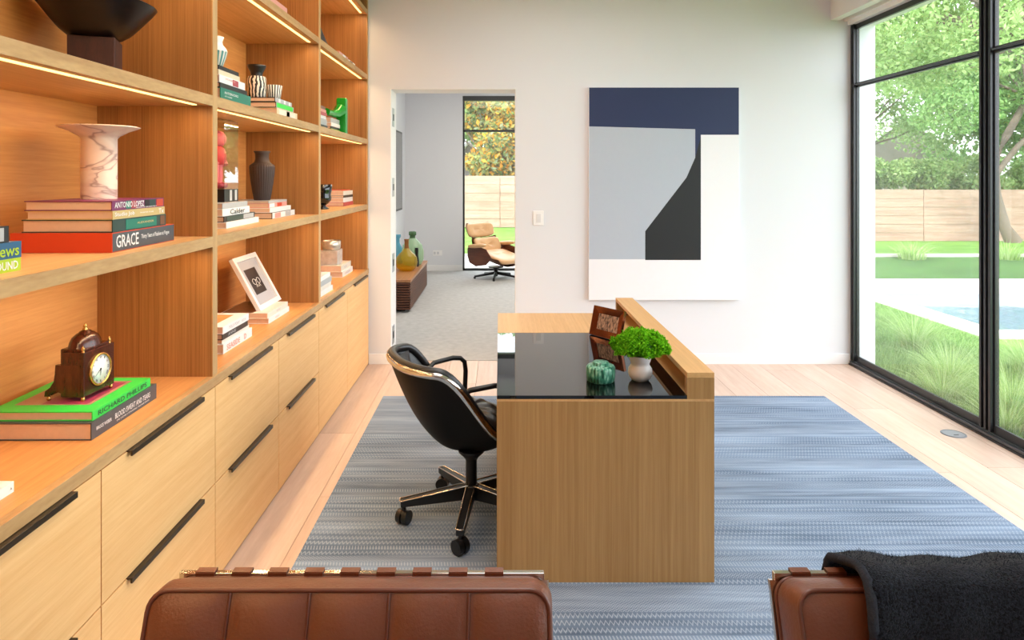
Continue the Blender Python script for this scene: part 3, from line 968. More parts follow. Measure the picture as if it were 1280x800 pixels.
bar1, rear1 = barcelona('brown leather lounge chair with chrome frame, its bare back in front of the desk', -.282)
bar2, rear2 = barcelona('brown leather lounge chair at the right, half hidden by a dark throw', .555 + .376)

def throw():
    m, nt, p = new_mat('charcoal_wool')
    N, L = nt.nodes, nt.links
    tc = N.new('ShaderNodeTexCoord')
    n1 = N.new('ShaderNodeTexNoise'); n1.inputs['Scale'].default_value = 260; n1.inputs['Detail'].default_value = 6; n1.inputs['Distortion'].default_value = 1.0
    L.new(tc.outputs['Object'], n1.inputs['Vector'])
    rp = N.new('ShaderNodeValToRGB'); e = rp.color_ramp.elements
    e[0].position = .35; e[0].color = lin(7, 8, 11); e[1].position = .72; e[1].color = lin(44, 48, 58)
    L.new(n1.outputs['Fac'], rp.inputs[0]); L.new(rp.outputs[0], p.inputs['Base Color'])
    p.inputs['Roughness'].default_value = 1; p.inputs['Specular IOR Level'].default_value = .05
    p.inputs['Sheen Weight'].default_value = .08; p.inputs['Sheen Roughness'].default_value = .5
    b = N.new('ShaderNodeBump'); b.inputs['Strength'].default_value = 1; b.inputs['Distance'].default_value = .003
    L.new(n1.outputs['Fac'], b.inputs['Height']); L.new(b.outputs[0], p.inputs['Normal'])
    prof = [(1.52, .40), (1.475, .55), (1.448, .66), (1.442, .735), (1.428, .770), (1.39, .790), (1.33, .816), (1.27, .840), (1.232, .832), (1.205, .785), (1.185, .70), (1.15, .60), (1.12, .52), (1.10, .47)]
    # resample
    P = [Vector((0, a, b_)) for a, b_ in prof]
    L_ = [0]
    for i in range(1, len(P)): L_.append(L_[-1] + (P[i] - P[i - 1]).length)
    def at(v):
        d = v * L_[-1]
        for i in range(1, len(P)):
            if d <= L_[i] + 1e-9:
                f = (d - L_[i - 1]) / (L_[i] - L_[i - 1]); return P[i - 1].lerp(P[i], f), (P[i] - P[i - 1]).normalized()
        return P[-1], (P[-1] - P[-2]).normalized()
    x0, x1, th = .665, 1.36, .016
    def side(sgn):
        def fn(u, v):
            q, d = at(v)
            nrm = Vector((0, d.z, -d.y))
            e = min(1, min(u, 1 - u) * 28)
            bulge = math.sqrt(max(0, 1 - (1 - e) ** 2))
            x = x0 + .03 * math.sin(v * 5) * (1 - u) + (x1 - x0) * u + .02 * max(0, v - .6)
            wv = .005 * math.sin(u * 9 + v * 4) + .003 * math.sin(u * 31 + v * 11)
            off = th * bulge * .5 * sgn + wv
            return tuple(Vector((x, q.y, q.z)) + nrm * off)
        return fn
    t = thing('throw_blanket', 'charcoal wool throw draped over the back of the right lounge chair', 'blanket', (1.0, 1.3, .40))
    mb = MB().grid(side(1), 70, 70).grid(side(-1), 70, 70, flip=True)
    ob('cloth', mb, m, t)
    # folded hem along the left edge, seen as a paler roll
    hem = [tuple(Vector(side(0)(.004, v / 40)) + Vector((.004, 0, 0))) for v in range(41)]
    ob('hem', MB().tube(hem, .0095, 10), plain('charcoal_hem', lin(48, 50, 57), 1, noise=.4, nscale=160, bump=1, bscale=200, spec=.05), t)
    # wool fibres
    n = 26000
    u = rng.random(n); v = .12 + .83 * rng.random(n)
    fs = side(1)
    base = np.array([fs(a, b_) for a, b_ in zip(u, v)])
    dr = rng.normal(size=(n, 3)) * .6 + np.array([0, -.3, .8]); dr /= np.linalg.norm(dr, axis=1, keepdims=True)
    ln = .004 + .006 * rng.random((n, 1)); sdv = rng.normal(size=(n, 3)); sdv /= np.linalg.norm(sdv, axis=1, keepdims=True)
    V = np.stack([base - sdv * .0004, base + sdv * .0004, base + dr * ln + sdv * ln * .4], 1).reshape(-1, 3)
    raw('wool_fibre', V, np.arange(3 * n).reshape(-1, 3), plain('charcoal_fibre', lin(34, 38, 46), 1, spec=.05), t)
throw()

# ------------------------------------------------------------------ wall painting, switch, outlet, floor disc
def painting():
    yb = YB - .003; d = .04
    sx = lambda px: (px - 625) / F * (YB - d)
    sz = lambda py: H - (py - 221) / F * (YB - d)
    t = thing('painting', 'large hard-edged abstract canvas of navy, grey, black and white on the back wall', 'painting', (sx(830), YB, sz(375)))
    ob('canvas', MB().box(sx(736), sx(924), YB - d, yb, sz(375), sz(109)), plain('canvas_white', lin(238, 238, 242), .7, noise=.01), t, bevel=.001)
    def patch(name, pts, mat, k):
        ob(name, MB().prism([(sx(a), sz(b)) for a, b in pts], lambda q: (q[0], YB - d - .0004 * k, q[1]), lambda q: (q[0], YB - d + .001, q[1])), mat, t)
    patch('navy_field', [(736.4, 109.4), (923.6, 109.4), (923.6, 168.5), (876, 168.5), (876, 200), (736.4, 200)], plain('navy_paint', lin(22, 38, 80), .55, noise=.06, nscale=3), 1)
    patch('grey_field', [(736.4, 158), (869, 161.5), (869, 197), (858, 222), (806.5, 289), (806.5, 324), (736.4, 324)], plain('grey_paint', lin(178, 186, 198), .6, noise=.02), 2)
    patch('black_field', [(876, 171), (876, 325), (806.5, 325), (806.5, 289), (858, 222), (869, 197)], plain('black_paint', lin(15, 16, 19), .55, noise=.05), 3)
painting()
sw = thing('light_switch', 'small white light switch plate beside the doorway', 'switch', (.324, YB, 1.171))
ob('plate', MB().box(.279, .368, YB - .008, YB, 1.171, 1.293), m_trimw, sw, bevel=.002)
ob('rocker', MB().box(.306, .345, YB - .012, YB - .007, 1.195, 1.268), plain('rocker_white', lin(222, 221, 222), .4), sw, bevel=.001)
op = thing('wall_outlet', 'white double outlet plate low on the far room wall', 'outlet', (-1.02, YF2, .26))
ob('plate', MB().box(-1.125, -.97, YF2 - .006, YF2, .26, .345), m_trimw, op, bevel=.001)
for dxx in (-.075, -.02):
    ob('socket', MB().box(-1.02 + dxx - .017, -1.02 + dxx + .017, YF2 - .009, YF2 - .005, .280, .325), plain('socket_grey', lin(205, 205, 208), .5), op)
fd = thing('floor_outlet', 'round grey metal floor outlet cover beside the window', 'floor outlet', (2.786, 4.128, 0))
m_disc = plain('grey_metal_disc', lin(140, 140, 146), .45, metal=.3, noise=.04)
ob('cover', MB().lathe([(.069, .0004), (.069, .0025), (.067, .0035)], (2.786, 4.128, 0), 40), m_disc, fd)
ob('ring', MB().lathe([(.064, .0035), (.064, .0045), (.060, .0045), (.060, .0035)], (2.786, 4.128, 0), 40, cap=False), plain('disc_ring', lin(110, 112, 118), .4, metal=.4), fd)
ob('latch', MB().box(2.772, 2.800, 4.100, 4.106, .0035, .0050), m_black, fd)

# ------------------------------------------------------------------ far room furniture
def credenza():
    x0, x1, y0, y1, zt = -1.585, -1.035, 7.78, 9.60, .385
    t = thing('credenza', 'low walnut slatted credenza seen through the doorway', 'credenza', ((x0 + x1) / 2, (y0 + y1) / 2, .004))
    ob('top', MB().box(x0, x1, y0, y1, zt - .03, zt), m_walnut_top, t, bevel=.002)
    ob('body', MB().box(x0 + .02, x1 - .03, y0 + .03, y1 - .03, .035, zt - .03), plain('credenza_dark', lin(34, 20, 16), .7), t)
    sl = MB()
    z = .04
    while z < zt - .045:
        sl.box(x1 - .028, x1 - .006, y0 + .006, y1 - .006, z, z + .018)
        sl.box(x0 + .02, x1 - .03, y0 + .008, y0 + .028, z, z + .018)
        z += .029
    ob('slat', sl, m_walnut, t, kind='stuff')
    for yy in (y0 + .12, y1 - .16):
        for xx in (x0 + .06, x1 - .14):
            ob('foot', MB().box(xx, xx + .06, yy, yy + .05, .004, .036), m_black, t)
credenza()
ZCR = .3855
def bottle(label, x, y, prof, mat, name='glass_bottle', cat='bottle', base=ZCR):
    t = thing(name, label, cat, (x, y, base), 'coloured bottles on the credenza')
    n = max(i for i, p in enumerate(prof))
    ob('bottle_body', MB().lathe(prof, (x, y, base), 32), mat, t)
    return t
def cglass(name, col, haze=.22):
    return glassy(name, col, haze=haze, haze_col=tuple(min(1, c * 1.0) for c in col[:3]) + (1,), ior=1.5)
b = bottle('round amber yellow glass bottle, nearest of the bottles on the credenza', -1.19, 8.56,
       [(.06, 0), (.09, .006), (.128, .05), (.140, .11), (.130, .165), (.095, .215), (.055, .25), (.032, .285)], cglass('amber_glass', (.85, .62, .06, 1)))
ob('neck', MB().lathe([(.032, .285), (.026, .32), (.028, .38), (.033, .40), (.028, .40), (.024, .38)], (-1.19, 8.56, ZCR), 24), cglass('brown_glass', (.45, .20, .06, 1), .5), b, label='brown bottle neck')
b = bottle('large pale green glass demijohn behind the amber bottle', -1.185, 9.10,
       [(.08, 0), (.12, .01), (.15, .08), (.152, .18), (.13, .27), (.08, .33), (.04, .365)], cglass('green_glass', (.62, .82, .60, 1), .3))
ob('neck', MB().lathe([(.04, .365), (.036, .40), (.05, .405), (.05, .45), (.04, .455)], (-1.185, 9.10, ZCR), 20), cglass('dark_green_glass', (.16, .30, .16, 1), .5), b, label='dark green bottle neck')
bottle('slim blue glass bottle at the left rear of the credenza', -1.41, 9.25,
       [(.06, 0), (.075, .02), (.08, .12), (.06, .22), (.03, .28), (.028, .34), (.045, .37), (.045, .40)], cglass('blue_glass', (.25, .62, .78, 1), .45))
bottle('small black bottle vase at the front edge of the credenza', -1.11, 8.95,
       [(.028, 0), (.034, .02), (.03, .10), (.020, .16), (.024, .2), (.022, .25)], m_black)
def wall_screen():
    t = thing('wall_screen', 'dark flat screen mounted on the left wall of the far room', 'television', (-1.55, 9.98, 1.07))
    i = MB().box(-1.580, -1.520, 9.50, 10.45, 1.07, 2.27)
    ob('casing', i, m_black, t, bevel=.004)
    ob('display', MB().box(-1.5195, -1.518, 9.53, 10.40, 1.10, 2.24), plain('screen_reflection_grey', lin(96, 98, 96), .08, noise=.02), t)  # grey base colour imitates the reflection on the screen
wall_screen()

def eames():
    t = thing('recliner', 'tan leather and walnut swivel lounge chair by the far room window', 'armchair', (0, 0, 0))
    m_ply = wood('chair_plywood', lin(120, 66, 40), lin(70, 34, 22), 'X', fine=40, along=4, vary=.02, rough=.3)
    def shell(cx, cz, w, h, ang, depth):
        M = Matrix.Translation((cx, 0, cz)) @ Matrix.Rotation(ang, 4, 'Y')
        def f(off):
            def fn(u, v):
                y = (u - .5) * w; z = (v - .5) * h
                c = depth * (abs(2 * u - 1) ** 2.4)
                return tuple(M @ Vector((c + off - .02 * math.cos((v - .5) * 3), y * (1 - .06 * abs(2 * v - 1) ** 3), z)))
            return fn
        return MB().grid(f(0), 22, 12).grid(f(-.012), 22, 12, flip=True)
    def padc(cx, cz, w, h, th, ang, depth):
        M = Matrix.Translation((cx, 0, cz)) @ Matrix.Rotation(ang, 4, 'Y')
        mb = MB()
        def fn(u, v):
            a = 2 * PI * u; b = PI * (v - .5)
            sp = lambda q, e: math.copysign(abs(q) ** e, q)
            y = w / 2 * sp(math.cos(b), .5) * sp(math.cos(a), .45); z = h / 2 * sp(math.cos(b), .5) * sp(math.sin(a), .45)
            x = th * sp(math.sin(b), .8)
            dim = 0
            for by in (-.11, .11):
                dim += .03 * math.exp(-((y - by) ** 2 + z ** 2) / .0018)
            x = x + depth * (abs(y) / (w / 2)) ** 2.2 - (dim if x > 0 else 0)
            return tuple(M @ Vector((x, y, z)))
        return mb.grid(fn, 48, 20, closed_u=True)
    RT = math.radians
    # head, back, seat
    ob('head_shell', shell(-.41, .765, .52, .235, RT(-18), .05), m_ply, t)
    ob('head_cushion', padc(-.375, .765, .58, .25, .05, RT(-18), .04), m_tan, t)
    ob('back_shell', shell(-.285, .52, .56, .26, RT(-24), .09), m_ply, t)
    ob('back_cushion', padc(-.235, .515, .54, .27, .055, RT(-24), .07), m_tan, t)
    M = Matrix.Translation((.08, 0, .315)) @ Matrix.Rotation(RT(-76), 4, 'Y')
    ob('seat_shell', shell(.07, .285, .66, .50, RT(-76), .13), m_ply, t)
    ob('seat_cushion', padc(.10, .355, .56, .56, .06, RT(-76), .02), m_tan, t)
    for s in (-1, 1):
        mb = MB().pad((0, 0, 0), .19, .05, .035, .8, .6, 28, 12)
        mb.xf(Matrix.Translation((-.08, s * .33, .545)) @ Matrix.Rotation(RT(-6), 4, 'Y'))
        ob('armrest', mb, m_tan, t)
        sd = [(-.30, .50), (-.05, .53), (.10, .50), (.22, .36), (.10, .25), (-.12, .21), (-.26, .26), (-.30, .36)]
        ob('side_panel', MB().prism(sd, lambda q: (q[0], s * .315, q[1]), lambda q: (q[0], s * .327, q[1])), m_ply, t, bevel=.004)
        ob('spine_bar', MB().tube([(-.47, s * .10, .77), (-.415, s * .10, .63), (-.365, s * .10, .50)], .012, 6), m_black, t)
    ob('post', MB().lathe([(.03, .03), (.03, .14), (.045, .16), (.12, .175), (.12, .19)], (0, 0, 0), 20), m_black, t)
    for k in range(5):
        a = RT(72 * k + 20)
        ob('foot', MB().tube([(0, 0, .085), (.34 * math.cos(a), .34 * math.sin(a), .035)], [.026, .016], 8), m_black, t)
        ob('glide', MB().lathe([(.018, 0), (.018, .03)], (.335 * math.cos(a), .335 * math.sin(a), 0), 10), m_black, t)
    t.location = (-.065, 10.48, .004)
    t.rotation_euler = (0, 0, RT(-43))
    t.scale = (1.0, 1.0, .95)
eames()

# ------------------------------------------------------------------ books
def cmat(name, rgb, rough=.4):
    return plain('cover_' + name, lin(*rgb), rough, noise=.05, nscale=25)
COL = dict(white=(236, 234, 232), offwhite=(226, 220, 208), black=(28, 26, 27), grey=(74, 78, 84), teal=(22, 120, 100), red=(200, 70, 44),
           orange=(206, 66, 34), green=(60, 215, 80), tan=(206, 178, 118), darkgreen=(40, 66, 60), pink=(214, 150, 140), brown=(120, 78, 52),
           blue=(40, 92, 130), lime=(170, 200, 40), silver=(176, 178, 180), crimson=(176, 66, 74), cream=(222, 206, 176), violet=(120, 40, 90))
def book(label, xs, y0, y1, z0, th, depth, col, group, title=None, tcol=None, spine=None, pages=True, rot=0.0, slip=False, bands=None):
    """a closed book lying flat, spine towards +X; xs: x of the spine face"""
    cx, cy_ = xs - depth / 2, (y0 + y1) / 2
    t = thing('book', label, 'book', (cx, cy_, z0), group)
    cm = cmat(col, COL[col])
    z1 = z0 + th
    bd = min(.003, th * .12)
    if slip:
        ob('slipcase', MB().box(xs - depth, xs, y0, y1, z0, z1), cm, t, bevel=.0012)
    else:
        mb = MB().box(xs - depth, xs, y0, y1, z0, z0 + bd).box(xs - depth, xs, y0, y1, z1 - bd, z1).box(xs - .003, xs, y0, y1, z0 + bd, z1 - bd)
        ob('cover', mb, cm, t)
        ob('page_block', MB().box(xs - depth + .004, xs - .0031, y0 + .003, y1 - .003, z0 + bd + .0002, z1 - bd - .0002), m_page, t)
    if spine:
        ob('spine_panel', MB().box(xs, xs + .0006, y0 + .002, y1 - .002, z0 + th * .04, z1 - th * .04), cmat(spine, COL[spine]), t)
    if bands:
        for (a, b_, c_) in bands:                       # coloured patches printed along the spine
            ob('spine_print', MB().box(xs, xs + .0009, y0 + (y1 - y0) * a, y0 + (y1 - y0) * b_, z0 + th * .10, z1 - th * .10), cmat(c_, COL[c_]), t)
    if title:
        for (s, a, b_, ha, hb) in title:
            tm = put_text(MB(), s, (xs + .0013, y0 + (y1 - y0) * a, z0 + th * ha), (0, 1, 0), (0, 0, 1), (y1 - y0) * (b_ - a), th * (hb - ha))
            ob('title', tm, cmat(tcol or 'white', COL[tcol or 'white']), t)
    t.rotation_euler = (0, 0, math.radians(rot))
    return t

ZS0, ZS1, ZS2, ZS3 = .8063, 1.3493, 1.8953, 2.4353
# counter, bay under the clock
g = 'large books on the counter'
book('thick dark grey book with white lettering under the bright green book', -1.200, 1.970, 2.349, ZS0, .051, .31, 'grey', g,
     [('BRUCE WEBER', .06, .27, .42, .62), ('BLOOD SWEAT AND TEARS', .32, .88, .38, .72), ('OR HOW I STOPPED WORRYING', .34, .86, .18, .27)], 'white', rot=.5)
gb = book('bright green book lying under the mantel clock', -1.207, 1.986, 2.322, ZS0 + .0515, .0275, .31, 'green', g,
     [('RICHARD PHILLIPS', .08, .92, .22, .78)], 'darkgreen', rot=.6)
ob('cover_picture', MB().box(-1.478, -1.250, 2.045, 2.285, ZS0 + .0790, ZS0 + .0795), plain('green_book_picture', lin(176, 132, 110), .35, noise=.35, nscale=12), gb)
ob('cover_picture', MB().box(-1.40, -1.262, 2.05, 2.27, ZS0 + .0795, ZS0 + .0798), plain('green_book_picture_red', lin(160, 60, 90), .35, noise=.3, nscale=14), gb)
book('white book cut by the left frame edge on the counter', -1.195, 1.33, 1.652, ZS0, .026, .24, 'white', g, [('A', .955, .975, .35, .6)], 'black')

# first lit shelf, near bay
g = 'art books on the near middle shelf'
book('orange-red slipcased book with grey spine at the bottom of its pile', -1.180, 2.034, 2.438, ZS1, .0600, .305, 'orange', g,
     [('GRACE', .05, .38, .2, .85), ('Thirty Years of Fashion at Vogue', .42, .90, .40, .70)], 'white', spine='grey', slip=True, rot=1.2)
book('dark book with green painted spine on the orange slipcase', -1.182, 2.045, 2.379, ZS1 + .0605, .0390, .275, 'darkgreen', g,
     [('ALEXANDER', .42, .74, .45, .62)], 'tan', bands=[(.22, .80, 'teal'), (.88, .97, 'brown')], rot=.8)
book('tan-spined book in the middle of the pile under the marble vase', -1.182, 2.045, 2.372, ZS1 + .1000, .0262, .262, 'tan', g,
     [('Studio Job', .03, .38, .2, .8), ('THE BOOK OF JOB', .48, .75, .38, .58), ('Tx', .86, .97, .2, .8)], 'white', rot=.8)
book('colourful patterned book directly under the flared marble vase', -1.184, 2.045, 2.368, ZS1 + .1267, .0302, .265, 'violet', g,
     [('ANTONIO LOPEZ', .04, .58, .25, .85), ('FASHION ART SEX AND DISCO', .42, .84, .08, .2)], 'white', bands=[(.24, .33, 'teal'), (.34, .44, 'crimson'), (.6, .68, 'black'), (.69, .82, 'darkgreen'), (.84, .98, 'red')], rot=.8)
g = 'bright books at the left edge of the middle shelf'
book('yellow-green book with white capitals at the left frame edge', -1.188, 1.345, 1.666, ZS1, .0318, .22, 'lime', g, [('SOUND', .70, .965, .18, .82)], 'white')
book('blue book with yellow lettering above the yellow-green book', -1.188, 1.345, 1.668, ZS1 + .0322, .0395, .22, 'blue', g, [('Views', .66, .97, .15, .85)], 'lime')
book('black book with silver pattern topping the left edge pile', -1.190, 1.345, 1.628, ZS1 + .0722, .0400, .22, 'black', g, bands=[(.72, .94, 'silver')])

# counter, middle bay
g = 'books on the counter beside the upright'
book('white book with pink lettering at the base of the pile by the upright', -1.206, 2.930, 3.267, ZS0, .0420, .24, 'white', g, [('SEASIDE', .10, .55, .2, .8), ('D', .7, .78, .2, .8)], 'pink')
book('thin white book above the pink-lettered one', -1.214, 2.935, 3.25, ZS0 + .0424, .0180, .235, 'offwhite', g)
book('black-spined book second from the top beside the upright', -1.210, 2.930, 3.225, ZS0 + .0608, .0260, .24, 'black', g, [('ANNIE', .2, .5, .25, .75)], 'silver')
tb = book('white book with orange cover picture topping the pile by the upright', -1.206, 2.925, 3.225, ZS0 + .0872, .0330, .24, 'white', g, [('POLO PONY', .22, .62, .3, .7), ('RIZZOLI', .70, .88, .3, .6)], 'silver')
ob('cover_picture', MB().box(-1.42, -1.26, 2.98, 3.18, ZS0 + .1202, ZS0 + .1206), plain('orange_picture', lin(214, 140, 84), .4, noise=.5, nscale=18), tb)
book('lower white book under the tilted white frame', -1.216, 3.534, 3.875, ZS0, .0285, .25, 'white', g, [('HUGO', .3, .5, .3, .7)], 'silver')
ub = book('upper white book with dark brown cover picture under the tilted white frame', -1.219, 3.525, 3.860, ZS0 + .0289, .0290, .25, 'offwhite', g, [('BARRY', .42, .62, .3, .7)], 'silver')
ob('cover_picture', MB().box(-1.462, -1.300, 3.53, 3.855, ZS0 + .0579, ZS0 + .0583), plain('brown_picture', lin(104, 66, 44), .3, noise=.9, nscale=22), ub)
# counter, far bay
g = 'white books on the counter near the back wall'
z = ZS0
for i, (h_, c_, lab) in enumerate(((.034, 'white', 'thick white book lowest in the pile behind the second upright'), (.030, 'offwhite', 'cream white book second from the bottom behind the second upright'),
                                   (.034, 'silver', 'silvery book third from the bottom behind the second upright'), (.028, 'white', 'white book topping the pile behind the second upright'))):
    book(lab, -1.150 - .004 * (i % 2), 4.27 + .01 * i, 4.61 - .012 * i, z, h_, .25, c_, g, rot=(-1.2, .8, -.6, 1)[i]); z += h_ + .0004
book('thick white book under its pair beside the silver box', -1.210, 5.165, 5.52, ZS0, .042, .25, 'white', g, [('LONDON', .2, .7, .3, .7)], 'silver')
book('upper white book carrying the silver box', -1.218, 5.155, 5.49, ZS0 + .0424, .048, .27, 'offwhite', g, [('NYC', .3, .6, .3, .7)], 'silver')

# middle shelf, middle bay
g = 'books on the middle shelf of the centre bay'
book('white book at the base of the pile under the acrylic case', -1.225, 2.985, 3.430, ZS1, .0270, .25, 'white', g, rot=2.0)
book('dark pictured book second from the bottom under the acrylic case', -1.235, 2.985, 3.400, ZS1 + .0274, .0260, .25, 'black', g, bands=[(.08, .6, 'darkgreen'), (.6, .95, 'silver')], rot=2.0)
book('white book with handwritten black title under the acrylic case', -1.240, 2.985, 3.340, ZS1 + .0538, .0330, .25, 'white', g, [('Calder', .25, .80, .15, .85)], 'black', rot=2.0)
book('pale grey book topping the pile under the acrylic case', -1.240, 2.985, 3.310, ZS1 + .0872, .0240, .25, 'silver', g, rot=2.0)
book('book with black edge and blue-white spine under the ribbed vase pile', -1.245, 3.660, 4.085, ZS1, .0340, .26, 'black', g, spine='white', bands=[(.1, .35, 'pink'), (.55, .8, 'silver')], rot=1)
book('white-spined book with rosy pages second in the ribbed vase pile', -1.255, 3.655, 4.040, ZS1 + .0344, .0260, .26, 'white', g, rot=1)
book('pink flowered book third in the ribbed vase pile', -1.262, 3.655, 3.985, ZS1 + .0608, .0250, .26, 'pink', g, bands=[(.05, .3, 'white'), (.45, .7, 'red')], rot=1)
book('thin grey speckled book directly under the ribbed vase', -1.262, 3.655, 3.985, ZS1 + .0862, .0120, .26, 'silver', g, rot=1)
# middle shelf, far bay
g = 'books on the middle shelf near the back wall'
z = ZS1
for i, (h_, c_, lab) in enumerate(((.030, 'crimson', 'pink-red book lowest beside the black goblet'), (.036, 'white', 'white book second from the bottom beside the black goblet'),
                                   (.018, 'black', 'thin black book third from the bottom beside the black goblet'), (.034, 'offwhite', 'white book with orange top over the thin black book'))):
    book(lab, -1.222 - .003 * (i % 2), 5.255, 5.59 - .01 * (i == 2), z, h_, .26, c_, g); z += h_ + .0004
ob_ = book('thin orange booklet topping the pile beside the black goblet', -1.24, 5.27, 5.56, z, .007, .22, 'orange', g)

# upper shelf, middle bay
g = 'books on the upper shelf of the centre bay'
book('teal book with white lettering at the base of the upper pile', -1.150, 2.765, 3.100, ZS2, .0540, .26, 'teal', g, [('INTERIORS', .12, .55, .58, .76), ('AT HOME', .12, .35, .35, .45)], 'white')
book('black book resting on the teal book', -1.152, 2.765, 3.060, ZS2 + .0544, .0200, .26, 'black', g)
book('white book with red mark above the black book', -1.156, 2.768, 3.045, ZS2 + .0748, .0330, .25, 'white', g, [('VOGUE', .2, .6, .55, .8)], 'pink', bands=[(.50, .72, 'crimson')])
book('cream book under the striped vase', -1.160, 2.768, 2.995, ZS2 + .1082, .0210, .25, 'cream', g)
book('thin black book directly under the teal striped vase', -1.160, 2.768, 2.985, ZS2 + .1296, .0170, .25, 'black', g)
book('pale book with rosy pages lowest under the zebra striped vase', -1.195, 3.600, 3.960, ZS2, .0560, .30, 'cream', g, bands=[(.1, .9, 'offwhite'), (.45, .6, 'silver')])
book('book with bright green spine under the zebra striped vase', -1.198, 3.595, 3.900, ZS2 + .0564, .0300, .30, 'darkgreen', g, spine='silver', bands=[(.03, .95, 'green')])
book('grey and white speckled book directly under the zebra vase', -1.202, 3.590, 3.880, ZS2 + .0868, .0240, .30, 'black', g, spine='silver', bands=[(.2, .3, 'white'), (.5, .6, 'white'), (.8, .9, 'white')])
# upper shelf, far bay
g = 'books on the upper shelf near the back wall'
z = ZS2
for i, (h_, c_, lab) in enumerate(((.032, 'black', 'black book lowest in the pile behind the second upright, upper shelf'), (.042, 'silver', 'thick grey book in the upper far pile'),
                                   (.022, 'white', 'white book in the middle of the upper far pile'), (.020, 'crimson', 'pinkish red book in the upper far pile'),
                                   (.020, 'pink', 'pale pink book near the top of the upper far pile'), (.022, 'brown', 'brown book topping the upper far pile'))):
    book(lab, -1.180 - .004 * (i % 3), 4.30, 4.60 - .006 * i, z, h_, .26, c_, g); z += h_ + .0004
z = ZS2
for i, (h_, c_, lab) in enumerate(((.030, 'lime', 'yellowish book lowest beside the green sculpture'), (.018, 'black', 'slim black book beside the green sculpture'),
                                   (.026, 'white', 'white book beside the green sculpture'), (.034, 'silver', 'grey book topping the pile under the green sculpture arm'))):
    book(lab, -1.205 - .004 * (i % 2), 4.80, 5.06, z, h_, .24, c_, g); z += h_ + .0004
# top shelf
g = 'books on the highest shelf'
book('pale pink book alone on the highest shelf of the centre bay', -1.14, 3.32, 3.60, ZS3, .045, .20, 'pink', g)
book('pink and white book on the highest shelf near the wall', -1.13, 4.72, 5.00, ZS3, .030, .20, 'pink', g, bands=[(.4, .7, 'white')])
book('dark-edged pale book under the pink one on the highest shelf', -1.13, 5.02, 5.24, ZS3, .022, .20, 'white', g, bands=[(.2, .6, 'black')])

# ------------------------------------------------------------------ ornaments
def stripes(name, c1, c2, n, noise=0.0, z_dist=0.0):
    m, nt, p = new_mat(name)
    N, L = nt.nodes, nt.links
    tc = N.new('ShaderNodeTexCoord'); sep = N.new('ShaderNodeSeparateXYZ'); L.new(tc.outputs['Object'], sep.inputs[0])
    at = N.new('ShaderNodeMath'); at.operation = 'ARCTAN2'; L.new(sep.outputs[1], at.inputs[0]); L.new(sep.outputs[0], at.inputs[1])
    mul = N.new('ShaderNodeMath'); mul.operation = 'MULTIPLY_ADD'; mul.inputs[1].default_value = n / (2 * PI); L.new(at.outputs[0], mul.inputs[0])
    nz = N.new('ShaderNodeTexNoise'); nz.inputs['Scale'].default_value = 22; L.new(tc.outputs['Object'], nz.inputs['Vector'])
    nm = N.new('ShaderNodeMath'); nm.operation = 'MULTIPLY'; nm.inputs[1].default_value = noise; L.new(nz.outputs['Fac'], nm.inputs[0])
    L.new(nm.outputs[0], mul.inputs[2])
    fr = N.new('ShaderNodeMath'); fr.operation = 'FRACT'; L.new(mul.outputs[0], fr.inputs[0])
    gt = N.new('ShaderNodeMath'); gt.operation = 'GREATER_THAN'; gt.inputs[1].default_value = .5; L.new(fr.outputs[0], gt.inputs[0])
    mx = N.new('ShaderNodeMix'); mx.data_type = 'RGBA'; L.new(gt.outputs[0], mx.inputs['Factor']); mx.inputs['A'].default_value = c1; mx.inputs['B'].default_value = c2
    L.new(mx.outputs['Result'], p.inputs['Base Color']); p.inputs['Roughness'].default_value = .35
    return m

def marble():
    m, nt, p = new_mat('veined_marble')
    N, L = nt.nodes, nt.links
    tc = N.new('ShaderNodeTexCoord'); mp = N.new('ShaderNodeMapping'); mp.inputs['Rotation'].default_value = (.5, .3, 0); mp.inputs['Scale'].default_value = (3, 3, 9)
    L.new(tc.outputs['Object'], mp.inputs[0])
    nz = N.new('ShaderNodeTexNoise'); nz.inputs['Scale'].default_value = 1; nz.inputs['Detail'].default_value = 3; nz.inputs['Distortion'].default_value = 1.2
    L.new(mp.outputs[0], nz.inputs['Vector'])
    rp = N.new('ShaderNodeValToRGB'); e = rp.color_ramp.elements
    e[0].position = .40; e[0].color = lin(232, 214, 200); e[1].position = .62; e[1].color = lin(236, 214, 198)
    q = e.new(.47); q.color = lin(222, 196, 182); q = e.new(.495); q.color = lin(168, 138, 130); q = e.new(.52); q.color = lin(226, 204, 190)
    L.new(nz.outputs['Fac'], rp.inputs[0]); L.new(rp.outputs[0], p.inputs['Base Color']); p.inputs['Roughness'].default_value = .4
    return m
v = ob('marble_vase', MB().lathe([(.0535, 0), (.0535, .10), (.0535, .200), (.060, .208), (.088, .224), (.118, .236), (.123, .239), (.117, .241), (.085, .231), (.055, .212), (.042, .190), (.042, .05)], (-1.333, 2.235, ZS1 + .1572), 48), marble())
tag(v, 'cylindrical veined marble vase with a wide flared rim on the book pile', 'vase')

